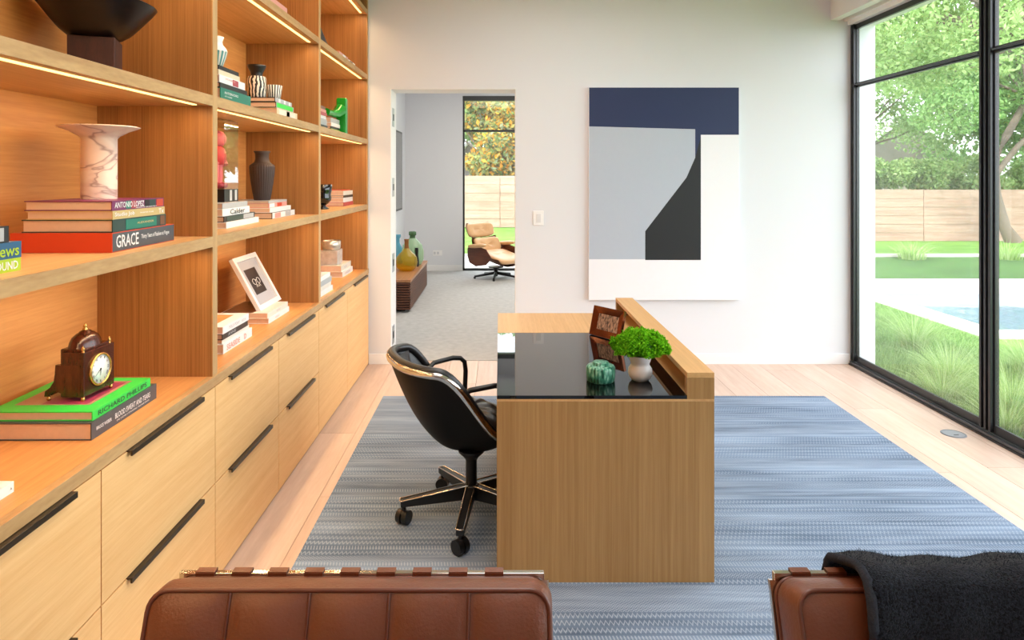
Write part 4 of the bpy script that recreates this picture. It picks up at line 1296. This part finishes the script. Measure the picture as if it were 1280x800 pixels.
def clock():
    c = (-1.320, 2.145, ZS0 + .0799)
    t = thing('mantel_clock', 'small mahogany mantel clock with domed top and white dial', 'clock', (0, 0, 0))
    D, Wd = .088, .145          # depth (x), width (y)
    x0, x1, y0, y1 = -D / 2, D / 2, -Wd / 2, Wd / 2
    ob('case', MB().box(x0 + .012, x1, y0, y1, .014, .150), m_maho, t, bevel=.002)
    ob('case_shoulder', MB().box(x0 + .002, x1 - .008, y0 + .012, y1 - .012, .112, .158), m_maho, t, bevel=.003)
    sc = [(x1 - .012, .014), (x1 - .012, .112), (x0 - .004, .112), (x0 - .006, .085), (x0 - .010, .060), (x0 - .022, .042), (x0 - .038, .030), (x0 - .040, .014), (x0 - .030, .014), (x0 - .018, .024), (x0 + .0, .030), (x0 + .02, .022), (x0 + .03, .014)]
    for s in (y0 - .001, y1 - .011):
        ob('scroll_side', MB().prism(sc, lambda q, s=s: (q[0], s, q[1]), lambda q, s=s: (q[0], s + .012, q[1])), m_maho, t)
    mid = [(q[0] + (.004 if q[0] < x0 else 0), q[1]) for q in sc]
    ob('rear_scroll', MB().prism(mid, lambda q: (q[0], y0 + .012, q[1]), lambda q: (q[0], y1 - .012, q[1])), m_maho, t)
    dome = MB().lathe([(.056, .158), (.054, .164), (.052, .172), (.044, .186), (.030, .196), (.022, .199), (.020, .202), (.010, .206)], (-.004, 0, 0), 36, sx=.72, sy=1.05)
    ob('dome', dome, m_maho, t)
    ob('finial', MB().lathe([(.007, .204), (.009, .209), (.004, .213), (.007, .217), (.002, .226)], (-.004, 0, 0), 14), m_brass, t)
    for yy in (y0 + .010, y1 - .010):
        ob('corner_finial', MB().lathe([(.005, .150), (.003, .154), (.0055, .160), (.0035, .165), (.001, .170)], (x1 - .010, yy, 0), 12), m_brass, t)
    R = Matrix.Translation((x1, 0, .082)) @ Matrix.Rotation(PI / 2, 4, 'Y')
    ob('bezel', MB().lathe([(.051, .0), (.052, .004), (.049, .008), (.045, .007), (.045, .002)], (0, 0, 0), 44, cap=False).xf(R), m_brass, t)
    dial = ob('dial', MB().lathe([(.046, .0015), (.046, .003), (.0, .0032)], (0, 0, 0), 40, cap=False).xf(R), plain('dial_enamel', lin(240, 240, 238), .25, noise=.01), t)
    tm = MB()
    nums = ['XII', 'I', 'II', 'III', 'IIII', 'V', 'VI', 'VII', 'VIII', 'IX', 'X', 'XI']
    for k in range(12):
        a = 2 * PI * k / 12
        ctr = Vector((x1 + .0036, math.sin(a) * .037, .082 + math.cos(a) * .037))
        upv = Vector((0, math.sin(a), math.cos(a))); rt = Vector((0, math.cos(a), -math.sin(a)))
        w = .0022 * len(nums[k]) + .002; h_ = .0075
        put_text(tm, nums[k], ctr - rt * w / 2 - upv * h_ / 2, rt, upv, w, h_)
    ob('numerals', tm, m_black, dial)
    hd = MB()
    for a, ln, w in ((math.radians(236), .031, .0016), (math.radians(182), .020, .0022)):
        d = Vector((0, math.sin(a), math.cos(a))); s = Vector((0, d.z, -d.y))
        o = Vector((x1 + .0042, 0, .082))
        hd.add([o - s * w, o + s * w, o + d * ln + s * w * .3, o + d * ln - s * w * .3], [(0, 1, 2, 3)])
    hd.lathe([(.0035, .004), (.0035, .0048)], (0, 0, 0), 12).xf(R, len(hd.v) - 24 - 24)
    ob('hands', hd, m_black, dial)
    for xx in (x1 - .008, x0 - .030):
        for yy in (y0 + .006, y1 - .006):
            ob('foot', MB().lathe([(.004, 0), (.0065, .003), (.0055, .010), (.003, .0145)], (xx, yy, 0), 12), m_brass, t)
    t.location = c
    t.rotation_euler = (0, 0, math.radians(-4))
clock()

def tilted_frame():
    BL, BR = Vector((-1.272, 3.575, ZS0 + .0600)), Vector((-1.276, 3.925, ZS0 + .0600))
    t = thing('framed_print', 'white framed print leaning back on two white books', 'picture frame', (-1.29, 3.75, ZS0 + .0585))
    ux = (BR - BL).normalized(); w = (BR - BL).length; al = math.radians(29)
    up = Vector((-math.sin(al), 0, math.cos(al))); fn = Vector((math.cos(al), 0, math.sin(al)))
    h = .316; BL = BL - fn * .0
    P = lambda u, v, d: BL + ux * u + up * v + fn * (d - .022)
    Q = lambda a, b_, c_, d_, z0, z1: MB().prism([(a, b_), (c_, b_), (c_, d_), (a, d_)], lambda q: P(q[0], q[1], z0), lambda q: P(q[0], q[1], z1))
    f = .028
    for r_ in ((0, 0, w, f), (0, h - f, w, h), (0, f, f, h - f), (w - f, f, w, h - f)):
        ob('frame_rail', Q(*r_, 0, .022), m_whitecer, t, bevel=.001)
    ob('mat_board', Q(f, f, w - f, h - f, .004, .010), plain('grey_mat', lin(168, 168, 174), .7, noise=.02), t)
    ob('print', Q(w * .25, h * .27, w * .72, h * .75, .010, .0108), plain('black_print', lin(44, 36, 36), .5, noise=.05), t)
    # line drawing of spectacles on the print
    dr = MB()
    cx = w * .50; cyy = h * .50
    for s in (-1, 1):
        dr.tube([P(cx + s * .030 + .022 * math.cos(a * PI / 8), cyy + .017 * math.sin(a * PI / 8), .0115) for a in range(16)], .0013, 5, closed=True)
        dr.tube([P(cx + s * .018 + .010 * math.cos(a * PI / 6), cyy - .035 + .016 * math.sin(a * PI / 6), .0115) for a in range(7)], .0010, 5)
    dr.tube([P(cx - .010, cyy + .004, .0115), P(cx, cyy + .008, .0115), P(cx + .010, cyy + .004, .0115)], .0013, 5)
    ob('drawing', dr, m_white, t)
    # acrylic easel behind
    ft = P(w / 2, h * .45, -.001)
    ob('easel_leg', MB().tube([ft, (ft.x - .04, ft.y, ZS0 + .0600)], .004, 8), m_acrylic, t)
tilted_frame()

# metallic pieces on the far counter pile
ZM = ZS0 + .0906
m_mercury = plain('mottled_silver', lin(206, 208, 206), .3, metal=.45, noise=.4, nscale=30)
o = ob('silver_box', MB().box(-1.40, -1.255, 5.20, 5.36, ZM, ZM + .112), m_mercury, bevel=.006)
tag(o, 'mottled silver square box on the white books near the back wall', 'box')
o = ob('metal_bowl', MB().lathe([(.066, 0), (.074, .004), (.076, .07), (.073, .072), (.071, .06), (.068, .010)], (-1.325, 5.275, ZM + .1125), 32), plain('banded_metal', lin(196, 194, 186), .22, metal=.6, noise=.4, nscale=40))
tag(o, 'shiny round metal dish stacked on the mottled silver box', 'bowl')

# acrylic case with figurine
def display_case():
    zb = ZS1 + .1117
    x0, x1, y0, y1 = -1.450, -1.285, 3.135, 3.300
    t = thing('display_case', 'clear acrylic display case on a black base, centre bay middle shelf', 'display case', ((x0 + x1) / 2, (y0 + y1) / 2, zb))
    ob('base', MB().box(x0, x1, y0, y1, zb, zb + .060), m_black, t, bevel=.001)
    for yy in (y0 + .06, y0 + .12):
        ob('base_stripe', MB().box(x1, x1 + .001, yy, yy + .025, zb + .006, zb + .056), plain('silver_stripe', lin(200, 200, 200), .3, metal=.3), t)
    z0, z1, w = zb + .0605, 1.845, .004
    for bx in ((x0, x1, y0, y0 + w), (x0, x1, y1 - w, y1), (x0, x0 + w, y0 + w, y1 - w), (x1 - w, x1, y0 + w, y1 - w)):
        ob('case_pane', MB().box(*bx, z0, z1), m_acrylic, t)
    ob('case_lid', MB().box(x0, x1, y0, y1, z1, z1 + .004), m_acrylic, t)
    # abstract pink figurine
    c = ((x0 + x1) / 2 + .01, (y0 + y1) / 2, z0 + .001)
    f = thing('figurine', 'small pink standing figurine inside the clear case', 'figurine', c)
    mp_ = plain('pink_resin', lin(236, 120, 128), .45, noise=.05)
    mr_ = plain('red_resin', lin(216, 70, 74), .45, noise=.05)
    ob('head', MB().pad((c[0], c[1], c[2] + .238), .046, .044, .042, 1, 1, 24, 14), mp_, f)
    ob('torso', MB().lathe([(.030, .115), (.042, .13), (.046, .16), (.038, .19), (.022, .205)], c, 20), mr_, f, label='red torso')
    for s in (-1, 1):
        ob('leg', MB().tube([(c[0], c[1] + s * .020, c[2] + .125), (c[0] + .002, c[1] + s * .024, c[2] + .06), (c[0], c[1] + s * .024, c[2] + .02)], [.021, .018, .016], 12), mp_, f)
        ob('shoe', MB().pad((c[0] + .010, c[1] + s * .026, c[2] + .016), .034, .020, .016, .8, .9, 16, 8), plain('rose_resin', lin(170, 50, 64), .4), f)
        ob('arm', MB().tube([(c[0], c[1] + s * .040, c[2] + .185), (c[0] + .01, c[1] + s * .058, c[2] + .14), (c[0] + .020, c[1] + s * .050, c[2] + .115)], [.014, .013, .016], 10), mp_, f)
display_case()

rib = lambda a, v: 1 + (.022 * math.cos(a * 30) if .04 < v < .62 else 0)
o = ob('ribbed_vase', MB().lathe([(.042, 0), (.044, .004), (.052, .05), (.060, .10), (.066, .15), (.068, .185), (.066, .196), (.054, .205), (.042, .215), (.037, .235), (.038, .262), (.047, .276), (.043, .277), (.032, .262), (.030, .23)], (-1.345, 3.80, ZS1 + .0990), 120, wave=rib), plain('matte_brown_black', lin(54, 40, 38), .6, noise=.08))
tag(o, 'tall dark brown ribbed vase with flared neck on a book pile', 'vase')
o = ob('goblet', MB().lathe([(.040, 0), (.042, .006), (.020, .016), (.016, .026), (.034, .040), (.054, .062), (.056, .085), (.052, .10), (.057, .13), (.064, .175), (.061, .176), (.052, .12), (.04, .07)], (-1.262, 4.80, ZS1), 36), plain('black_gloss', lin(12, 12, 16), .12, spec=.8))
tag(o, 'glossy black footed goblet partly behind the second upright', 'cup')

zt = ZS2 + .1470
m_ts = stripes('teal_white_stripes', lin(236, 226, 214), lin(90, 150, 148), 16, .1)
vt = thing('striped_vase', 'white vase with teal vertical stripes atop the black thin book', 'vase', (-1.225, 2.885, zt))
ob('vase_body', MB().lathe([(.024, 0), (.030, .004), (.046, .05), (.052, .075)], (-1.225, 2.885, zt), 40, cap=True), m_ts, vt)
ob('vase_neck', MB().lathe([(.052, .075), (.047, .088), (.033, .105), (.031, .118), (.037, .138), (.034, .138), (.028, .118)], (-1.225, 2.885, zt), 40), m_whitecer, vt, label='plain white neck')
zz = ZS2 + .1112
vz = thing('zebra_vase', 'vase with wavy black and white stripes and black funnel neck', 'vase', (-1.325, 3.66, zz))
ob('vase_body', MB().lathe([(.044, 0), (.048, .006), (.050, .05), (.050, .105), (.045, .118)], (-1.325, 3.66, zz), 40), stripes('zebra', lin(225, 215, 200), lin(20, 20, 22), 15, 1.6), vz)
ob('vase_neck', MB().lathe([(.034, .118), (.030, .128), (.034, .145), (.047, .168), (.050, .180), (.046, .180), (.03, .15)], (-1.325, 3.66, zz), 32), m_black, vz, label='black funnel neck')
o = ob('striped_cup', MB().lathe([(.030, 0), (.033, .003), (.045, .082), (.042, .083), (.032, .02)], (-1.262, 3.755, zz), 40), stripes('black_white_stripes', lin(235, 230, 222), lin(22, 22, 26), 18))
tag(o, 'flared cup with straight black and white stripes beside the zebra vase', 'cup')

# green sculptural piece
def green_piece():
    m = plain('glossy_green', lin(18, 140, 40), .2, noise=.04, spec=.6)
    t = thing('green_sculpture', 'glossy green upright slab sculpture with curved arm on the upper shelf', 'sculpture', (-1.18, 5.16, ZS2))
    ob('slab', MB().box(-1.245, -1.165, 5.10, 5.155, ZS2, ZS2 + .285), m, t, bevel=.012, seg=4)
    arm = [(-1.245 + .03, 5.10), ]
    pts = [(-1.215, 5.11, ZS2 + .190), (-1.225, 5.03, ZS2 + .155), (-1.235, 4.93, ZS2 + .148), (-1.245, 4.82, ZS2 + .152)]
    ob('arm', MB().tube(pts, [.050, .034, .024, .026], 18), m, t)
green_piece()

# bowls on the upper shelf
def spout_bowl(label, x, y, R, h, block, rot):
    t = thing('wooden_bowl', label, 'bowl', (x, y, ZS2), 'dark bowls on wood blocks')
    w, hb = block
    b_ = MB().box(-w / 2, w / 2, -w / 2, w / 2, 0, hb).xf(Matrix.Translation((x, y, ZS2)) @ Matrix.Rotation(math.radians(rot), 4, 'Z'))
    ob('block', b_, m_block, t, bevel=.002)
    def prof(v):      # radius factor, height
        return [(0.0, 0), (.30, .0), (.42, .04), (.57, .20), (.70, .42), (.82, .64), (.93, .84), (1.0, 1.0)]
    P = prof(0)
    def fn(u, v, inner=0):
        a = 2 * PI * u
        i = v * (len(P) - 1); k = min(int(i), len(P) - 2); f = i - k
        rf = P[k][0] + (P[k + 1][0] - P[k][0]) * f; zf = P[k][1] + (P[k + 1][1] - P[k][1]) * f
        sp = max(0, math.cos(a - math.radians(200))) ** 14
        r = R * (rf * (1 - .05 * math.cos(2 * a)) + .13 * sp * v ** 3)
        z = h * zf * (1 + .10 * math.cos(a - math.radians(200))) + .02 * sp * v ** 3
        if inner: r *= .955; z = z * .97 + .008
        return (x + r * math.cos(a), y + r * math.sin(a), ZS2 + hb + z)
    mb = MB().grid(lambda u, v: fn(u, v), 64, 18, closed_u=True).grid(lambda u, v: fn(u, v, 1), 64, 18, closed_u=True, flip=True)
    # lip
    n = 64
    V = [fn(i / n, 1) for i in range(n)] + [fn(i / n, 1, 1) for i in range(n)]
    mb.add(V, [(i, (i + 1) % n, n + (i + 1) % n, n + i) for i in range(n)], True)
    ob('bowl', mb, m_dkwood, t)
spout_bowl('large dark wooden bowl with pouring lip on a wood block', -1.345, 2.235, .188, .130, (.135, .140), 20)
spout_bowl('dark wooden bowl on a block cut by the left frame edge', -1.33, 1.62, .145, .11, (.105, .155), 5)

# dark leaning piece on the highest shelf
t = thing('small_easel_frame', 'black wedge-shaped leaning frame on the highest shelf near the wall', 'picture frame', (-1.2, 4.4, ZS3))
ob('panel', MB().prism([(4.22, 0), (4.62, 0), (4.22, .165)], lambda q: (-1.175, q[0], ZS3 + q[1]), lambda q: (-1.160, q[0], ZS3 + q[1])), m_black, t)
ob('foot', MB().box(-1.22, -1.145, 4.22, 4.60, ZS3, ZS3 + .008), m_white, t)

# ------------------------------------------------------------------ garden
G0 = -.15
def ground_z(x, y):
    s = min(1, max(0, (y - 14.4) / 8.3)); q = min(1, max(0, (x - 3) / 6))
    return G0 - .47 * s * (q * q * (3 - 2 * q))
def lawn_mat(name, c1, c2, sc=1.0):
    m, nt, p = new_mat(name)
    N, L = nt.nodes, nt.links
    tc = N.new('ShaderNodeTexCoord')
    a = N.new('ShaderNodeTexNoise'); a.inputs['Scale'].default_value = 60 * sc; a.inputs['Detail'].default_value = 5
    b_ = N.new('ShaderNodeTexNoise'); b_.inputs['Scale'].default_value = 1.6 * sc; b_.inputs['Detail'].default_value = 4
    L.new(tc.outputs['Object'], a.inputs['Vector']); L.new(tc.outputs['Object'], b_.inputs['Vector'])
    ad = N.new('ShaderNodeMath'); ad.operation = 'MULTIPLY_ADD'; ad.inputs[1].default_value = .5; L.new(a.outputs['Fac'], ad.inputs[0])
    h_ = N.new('ShaderNodeMath'); h_.operation = 'MULTIPLY'; h_.inputs[1].default_value = .5; L.new(b_.outputs['Fac'], h_.inputs[0]); L.new(h_.outputs[0], ad.inputs[2])
    rp = N.new('ShaderNodeValToRGB'); rp.color_ramp.elements[0].position = .36; rp.color_ramp.elements[0].color = c1
    rp.color_ramp.elements[1].position = .64; rp.color_ramp.elements[1].color = c2
    L.new(ad.outputs[0], rp.inputs[0]); L.new(rp.outputs[0], p.inputs['Base Color']); p.inputs['Roughness'].default_value = .9; p.inputs['Specular IOR Level'].default_value = .1
    bp = N.new('ShaderNodeBump'); bp.inputs['Strength'].default_value = .6; bp.inputs['Distance'].default_value = .02; L.new(a.outputs['Fac'], bp.inputs['Height']); L.new(bp.outputs[0], p.inputs['Normal'])
    return m
m_lawn = lawn_mat('lawn_grass', lin(74, 112, 42), lin(112, 150, 66))
m_lawn2 = lawn_mat('darker_grass', lin(48, 78, 38), lin(70, 104, 52))  # darker green than the rest of the lawn
m_stone = plain('pale_limestone', lin(186, 182, 176), .8, noise=.04, nscale=8)
PX0, PY0, PY1 = 5.18, 7.15, 11.0
gd = MB().box(3.10, PX0, -8, PY1, G0 - .2, G0).box(PX0, 34, -8, PY0, G0 - .2, G0)
struct('ground_near_lawn', gd, m_lawn)
struct('ground_dark_strip', MB().box(3.10, 34, PY1, 14.4, G0 - .2, G0 + .01), m_lawn2)
fl = MB()
nx, ny = 40, 12
def gfn(u, v):
    x = -14 + 50 * u; y = 14.52 + 16 * v
    return (x, y, ground_z(x, y))
struct('ground_far_lawn', fl.grid(gfn, nx, ny), m_lawn)
struct('garden_curb', MB().box(-14, 34, 14.4, 14.52, G0 - .2, G0 + .07), m_stone)
struct('ground_terrace', MB().box(-14, 3.10, 11.42, 14.4, G0 - .2, G0 + .02), m_stone)
# pool
pool = struct_root('pool', (9, 9, G0))
ob('coping', MB().box(PX0, PX0 + .40, PY0, PY1, G0 - .25, G0 + .012), m_stone, pool)
ob('coping', MB().box(PX0 + .40, 22, PY0, PY0 + .40, G0 - .25, G0 + .012), m_stone, pool)
ob('coping', MB().box(PX0 + .40, 22, PY1 - .35, PY1, G0 - .25, G0 + .06), m_stone, pool)
m_pool = plain('pool_plaster', lin(150, 186, 205), .7, noise=.05)
ob('basin', MB().box(PX0, 22, PY0, PY1, G0 - 1.5, G0 - 1.3).box(PX0 + .2, PX0 + .4, PY0 + .2, PY1, G0 - 1.3, G0 - .25).box(PX0 + .4, 22, PY1 - .35, PY1 - .15, G0 - 1.3, G0 - .25).box(PX0 + .4, 22, PY0 + .2, PY0 + .4, G0 - 1.3, G0 - .25), m_pool, pool)
def water_mat():
    m, nt, p = new_mat('pool_water')
    N, L = nt.nodes, nt.links
    p.inputs['Base Color'].default_value = lin(112, 138, 152); p.inputs['Roughness'].default_value = .05; p.inputs['Specular IOR Level'].default_value = .8
    p.inputs['Transmission Weight'].default_value = .25; p.inputs['IOR'].default_value = 1.33
    tc = N.new('ShaderNodeTexCoord'); nz = N.new('ShaderNodeTexNoise'); nz.inputs['Scale'].default_value = 3; nz.inputs['Detail'].default_value = 3
    L.new(tc.outputs['Object'], nz.inputs['Vector'])
    b_ = N.new('ShaderNodeBump'); b_.inputs['Strength'].default_value = .25; b_.inputs['Distance'].default_value = .03; L.new(nz.outputs['Fac'], b_.inputs['Height']); L.new(b_.outputs[0], p.inputs['Normal'])
    return m
ob('water', MB().box(PX0 + .4, 22, PY0 + .4, PY1 - .35, G0 - .24, G0 - .13), water_mat(), pool)

# fence of horizontal cedar boards, one panel per bay
fence = thing('wooden_fence', 'pale horizontal-board cedar fence closing the garden', 'fence', (8, 22.9, G0 - .5))
m_cedar = wood('cedar_boards', lin(190, 162, 144), lin(148, 114, 96), 'X', fine=14, along=.8, vary=.12, contrast=.8)
xx = -12.0
while xx < 34:
    zg = ground_z(xx + 1.2, 22.7)
    mb = MB()
    z = zg + .02
    for k in range(12):
        dd = random.uniform(-.002, .002) + .012 * (k % 2)
        mb.box(xx + .01, xx + 2.39, 22.83 + dd, 22.85 + dd, z, z + .149)
        z += .145
    ob('board_panel', mb, m_cedar, fence)
    ob('fence_post', MB().box(xx - .05, xx + .05, 22.87, 22.97, zg - .1, zg + 1.76), m_cedar, fence)
    xx += 2.4

def blob_points(blobs, n):
    w = np.array([b_[3] ** 2 for b_ in blobs]); w = w / w.sum()
    idx = rng.choice(len(blobs), n, p=w)
    B = np.array([(b_[0], b_[1], b_[2], b_[3]) for b_ in blobs])[idx]
    d = rng.normal(size=(n, 3)); d /= np.linalg.norm(d, axis=1, keepdims=True)
    r = (.45 + .6 * rng.random((n, 1)) ** .6) * B[:, 3:4]
    return B[:, :3] + d * r * np.array([1, 1, .62])
m_bark = plain('tree_bark', lin(112, 100, 88), .9, noise=.35, nscale=14, bump=1, bscale=40)
def tree(label, base, trunks, blobs, n, size, cols, name='garden_tree', cat='tree', group='trees around the garden', trans=.45):
    t = thing(name, label, cat, base, group)
    for k, (pts, rs) in enumerate(trunks):
        ob('trunk' if k == 0 else 'branch', MB().tube(pts, rs, 9), m_bark, t)
    raw_leaves('foliage', blob_points(blobs, n), size, leafy('leaf_' + label.replace(' ', '_')[:24], cols, trans), t)
    return t
def crown(cx, cy_, cz, rx, ry, rz, k, r0, r1):
    out = []
    for _ in range(k):
        while True:
            p_ = rng.uniform(-1, 1, 3)
            if (p_ ** 2).sum() < 1: break
        out.append((cx + p_[0] * rx, cy_ + p_[1] * ry, cz + p_[2] * rz, rng.uniform(r0, r1)))
    return out
def branches(root, blobs, r=.05):
    out = []
    R0 = Vector(root)
    for b_ in blobs:
        e = Vector(b_[:3]); mid = R0.lerp(e, .5) + Vector((0, 0, -.25 + .3 * random.random()))
        out.append(([R0, mid, e], [r, r * .55, r * .2]))
    return out
g1 = [lin(104, 146, 78), lin(134, 172, 104), lin(166, 198, 136), lin(120, 160, 92)]
g2 = [lin(122, 154, 84), lin(156, 184, 118), lin(186, 208, 148)]
g3 = [lin(118, 150, 88), lin(146, 174, 112), lin(170, 196, 136)]
zf = ground_z(16.6, 21.9)
bl = crown(17.5, 22.0, 6.0, 5.0, 2.5, 3.2, 34, .9, 1.6)
tr_pts = ([(16.75, 21.9, zf), (16.45, 21.9, zf + .5), (16.15, 21.9, 1.0), (16.1, 21.9, 2.0), (16.5, 21.9, 2.9), (17.3, 22, 4.2), (17.9, 22, 6)], [.26, .17, .15, .14, .12, .10, .05])
tree('leaning garden tree with bare curved trunk in front of the fence', (16.75, 21.9, zf), [tr_pts, ([(16.1, 21.9, 1.6), (16.9, 21.9, 2.6), (18.2, 22, 3.6), (19.6, 22, 4.6)], [.10, .09, .07, .04])] + branches((17.3, 22, 4.2), bl[:14], .05), bl, 40000, .095, g1, trans=.6)
bl = crown(9.6, 14.6, 5.6, 4.2, 2.4, 2.5, 40, .7, 1.2)
tree('broad pale green tree overhanging the pool lawn', (14.5, 15.5, G0), [([(14.5, 15.5, G0), (14.2, 15.4, 2.4), (13.0, 15.0, 4.2), (10.5, 14.8, 5.4)], [.3, .22, .16, .08])] + branches((12.4, 15.0, 4.6), bl[:20], .05), bl, 44000, .07, g2, trans=.6)
bl = crown(12.5, 26.5, 4.8, 6.5, 2.0, 3.6, 44, 1.0, 1.7)
tree('dense green tree standing beyond the fence on the right', (12.5, 26.5, -.6), [([(12.5, 26.5, -.6), (12.4, 26.5, 2), (12.5, 26.5, 5)], [.3, .25, .1])] + branches((12.5, 26.5, 2.2), bl[:14], .06), bl, 34000, .10, g3, trans=.65)
bl = crown(22.5, 27, 5.2, 5.5, 2.0, 4.0, 34, 1.1, 1.8)
tree('tall green tree beyond the fence further right', (22.5, 27, -.6), [([(22.5, 27, -.6), (22.4, 27, 2), (22.5, 27, 5)], [.3, .25, .1])], bl, 34000, .14, g1, trans=.6)
# hedge shrubs just over the fence
for i, (x_, lab) in enumerate(((13.4, 'rounded shrub above the fence beside the white corner post'), (15.2, 'rounded shrub above the fence left of the leaning tree'), (17.2, 'rounded shrub above the fence behind the leaning trunk'), (19.2, 'rounded shrub above the fence right of the leaning trunk'))):
    bl = crown(x_, 24.0, 1.4, .9, .4, .7, 9, .4, .7)
    tree(lab, (x_, 24.0, -.62), [([(x_, 24, -.62), (x_, 24, 1.2)], [.06, .04])], bl, 9000, .09, g2, 'shrub', 'shrub', 'shrubs along the fence')
# orange and yellow flowering tree outside the far room
go = [lin(120, 150, 90), lin(170, 186, 120), lin(236, 160, 50), lin(120, 140, 90), lin(150, 160, 130), lin(240, 190, 70)]
bl = crown(-.1, 24.8, 3.1, 2.3, .9, 1.6, 30, .45, .9)
tree('tree with yellow and orange leaves seen through the far room window', (-.2, 24.6, G0), [([(-.2, 24.6, G0), (-.1, 24.6, 1.8), (.3, 24.6, 3.2)], [.2, .16, .08])] + branches((-.1, 24.5, 2.0), bl[:14], .06), bl, 13000, .13, go)
bl = crown(.0, 29, 4.2, 5.5, 1.2, 2.6, 30, 1.0, 1.7)
tree('tall grey-green tree behind the orange leaved one', (0, 29, G0), [([(0, 29, G0), (0, 29, 4)], [.3, .15])] + branches((0, 29, 2.5), bl[:10], .08), bl, 22000, .17, g3)
bl = crown(6.0, 27, 3.6, 2.6, 1.2, 2.4, 16, 1.0, 1.5)
tree('green tree beyond the fence between the two views', (6, 27, -.4), [([(6, 27, -.4), (6, 27, 3)], [.25, .15])], bl, 15000, .16, g1)

# neighbouring houses
def house(label, x0, x1, y0, y1, zb, ze, zr_, wall, roof):
    t = thing('neighbour_house', label, 'house', ((x0 + x1) / 2, (y0 + y1) / 2, zb), 'houses beyond the fence')
    ob('house_wall', MB().box(x0, x1, y0, y1, zb, ze), wall, t)
    xm = (x0 + x1) / 2
    ob('roof', MB().prism([(x0 - .3, ze), (x1 + .3, ze), (xm, zr_)], lambda q: (q[0], y0 - .3, q[1]), lambda q: (q[0], y1 + .3, q[1])), roof, t)
    ob('bargeboard', MB().tube([(x0 - .3, y0 - .34, ze), (xm, y0 - .34, zr_), (x1 + .3, y0 - .34, ze)], .07, 4), m_trimw, t)
    for k in (-1, 1):
        wx = xm + k * (x1 - x0) * .22
        w_ = ob('window', MB().box(wx - .5, wx + .5, y0 - .05, y0 + .05, zb + 1.0, zb + 2.2), m_trimw, t)
        ob('pane', MB().box(wx - .42, wx + .42, y0 - .06, y0 - .05, zb + 1.08, zb + 2.12), plain('far_window_dark', lin(70, 80, 90), .2), w_)
m_roofg = plain('grey_shingle', lin(140, 134, 132), .9, noise=.12, nscale=10)
house('tan neighbour house with steep gable seen through the far room window', -1.9, -.55 + .1, 25.8, 29, G0, 1.6, 2.9, plain('tan_stucco', lin(190, 168, 130), .9), m_roofg)
house('low grey-roofed neighbour house beyond the right fence', 15.5, 21.5, 31, 37, -.6, 2.0, 4.2, plain('pale_brick', lin(200, 186, 178), .9, noise=.1, nscale=6), m_roofg)

# ornamental grasses and turf outside the window
def blades(name, parent, base, n, hgt, spread, mat, lean=.5, width=.006, kind='stuff'):
    a = rng.random(n) * 2 * PI
    r = spread * rng.random(n) ** .5 * .3
    L_ = hgt * (.55 + .6 * rng.random(n))
    out = np.stack([np.cos(a), np.sin(a), np.zeros(n)], 1)
    side = np.stack([-np.sin(a), np.cos(a), np.zeros(n)], 1)
    B = np.array(base) + out * r[:, None]
    ln = lean * (.3 + rng.random(n))
    rows = []
    for k, tt in enumerate((0, .35, .7, 1.0)):
        p_ = B + out * (L_ * ln * tt ** 2)[:, None] + np.array([0, 0, 1]) * (L_ * (tt - .35 * ln * tt ** 2))[:, None]
        w = width * (1 - .85 * tt)
        rows += [p_ - side * w / 2, p_ + side * w / 2]
    V = np.stack(rows, 1).reshape(-1, 3)
    q = np.array([[0, 1, 3, 2], [2, 3, 5, 4], [4, 5, 7, 6]])
    Fq = (np.arange(n)[:, None, None] * 8 + q[None]).reshape(-1, 4)
    return raw(name, V, Fq, mat, parent, kind)
m_tuft = leafy('feather_grass', [lin(124, 164, 76), lin(158, 190, 106), lin(200, 218, 164), lin(104, 148, 64)], .4)
m_blade = leafy('turf_blades', [lin(78, 120, 52), lin(114, 154, 80), lin(160, 190, 124)], .4)
tl = ['fine grass tuft nearest the corner of the window', 'tall fine grass tuft behind the front one', 'spiky bright grass tuft against the second window post', 'fine grass tuft right of the window post',
      'low grass tuft close to the glass near the corner', 'arching grass tuft close to the glass before the post', 'wide grass tuft near the pool path']
for i, ((x_, y_, hh), lab) in enumerate(zip(((3.72, 5.55, .42), (4.10, 6.65, .5), (3.66, 4.80, .48), (3.72, 4.20, .50), (3.42, 5.20, .30), (3.40, 4.52, .34), (4.55, 5.75, .45)), tl)):
    t = thing('grass_tuft', lab, 'ornamental grass', (x_, y_, G0), 'ornamental grasses outside the window')
    blades('blade', t, (x_, y_, G0), 620, hh, .35, m_tuft, .9, .005)
for i, (x_, y_, lab) in enumerate(((8.6, 14.05, 'small tuft on the darker green strip before the far lawn, left'), (10.6, 14.05, 'small tuft on the darker green strip before the far lawn, middle'), (14.6, 14.9, 'low tuft on the far lawn by the curb, right'))):
    t = thing('grass_tuft', lab, 'ornamental grass', (x_, y_, G0), 'small tufts beyond the pool')
    blades('blade', t, (x_, y_, G0), 260, .45, .9, m_tuft, .9, .012)
n = 60000
bx = rng.uniform(3.26, 5.14, n); by = rng.uniform(2.6, 10.2, n)
B = np.stack([bx, by, np.full(n, G0)], 1)
a = rng.random(n) * 2 * PI; hh = .03 + .07 * rng.random(n) * np.clip((5.3 - bx) / 1.2, .3, 1)
hh *= np.where(by < 6.5, 1.25, .8)
sd = np.stack([np.cos(a), np.sin(a), np.zeros(n)], 1) * .004
tip = B + np.stack([rng.normal(size=n) * .03, rng.normal(size=n) * .03, hh], 1)
V = np.stack([B - sd, B + sd, tip], 1).reshape(-1, 3)
o = raw('lawn_blades', V, np.arange(3 * n).reshape(-1, 3), m_blade)
tag(o, 'green grass of the lawn strip outside the window', 'grass', kind='stuff')
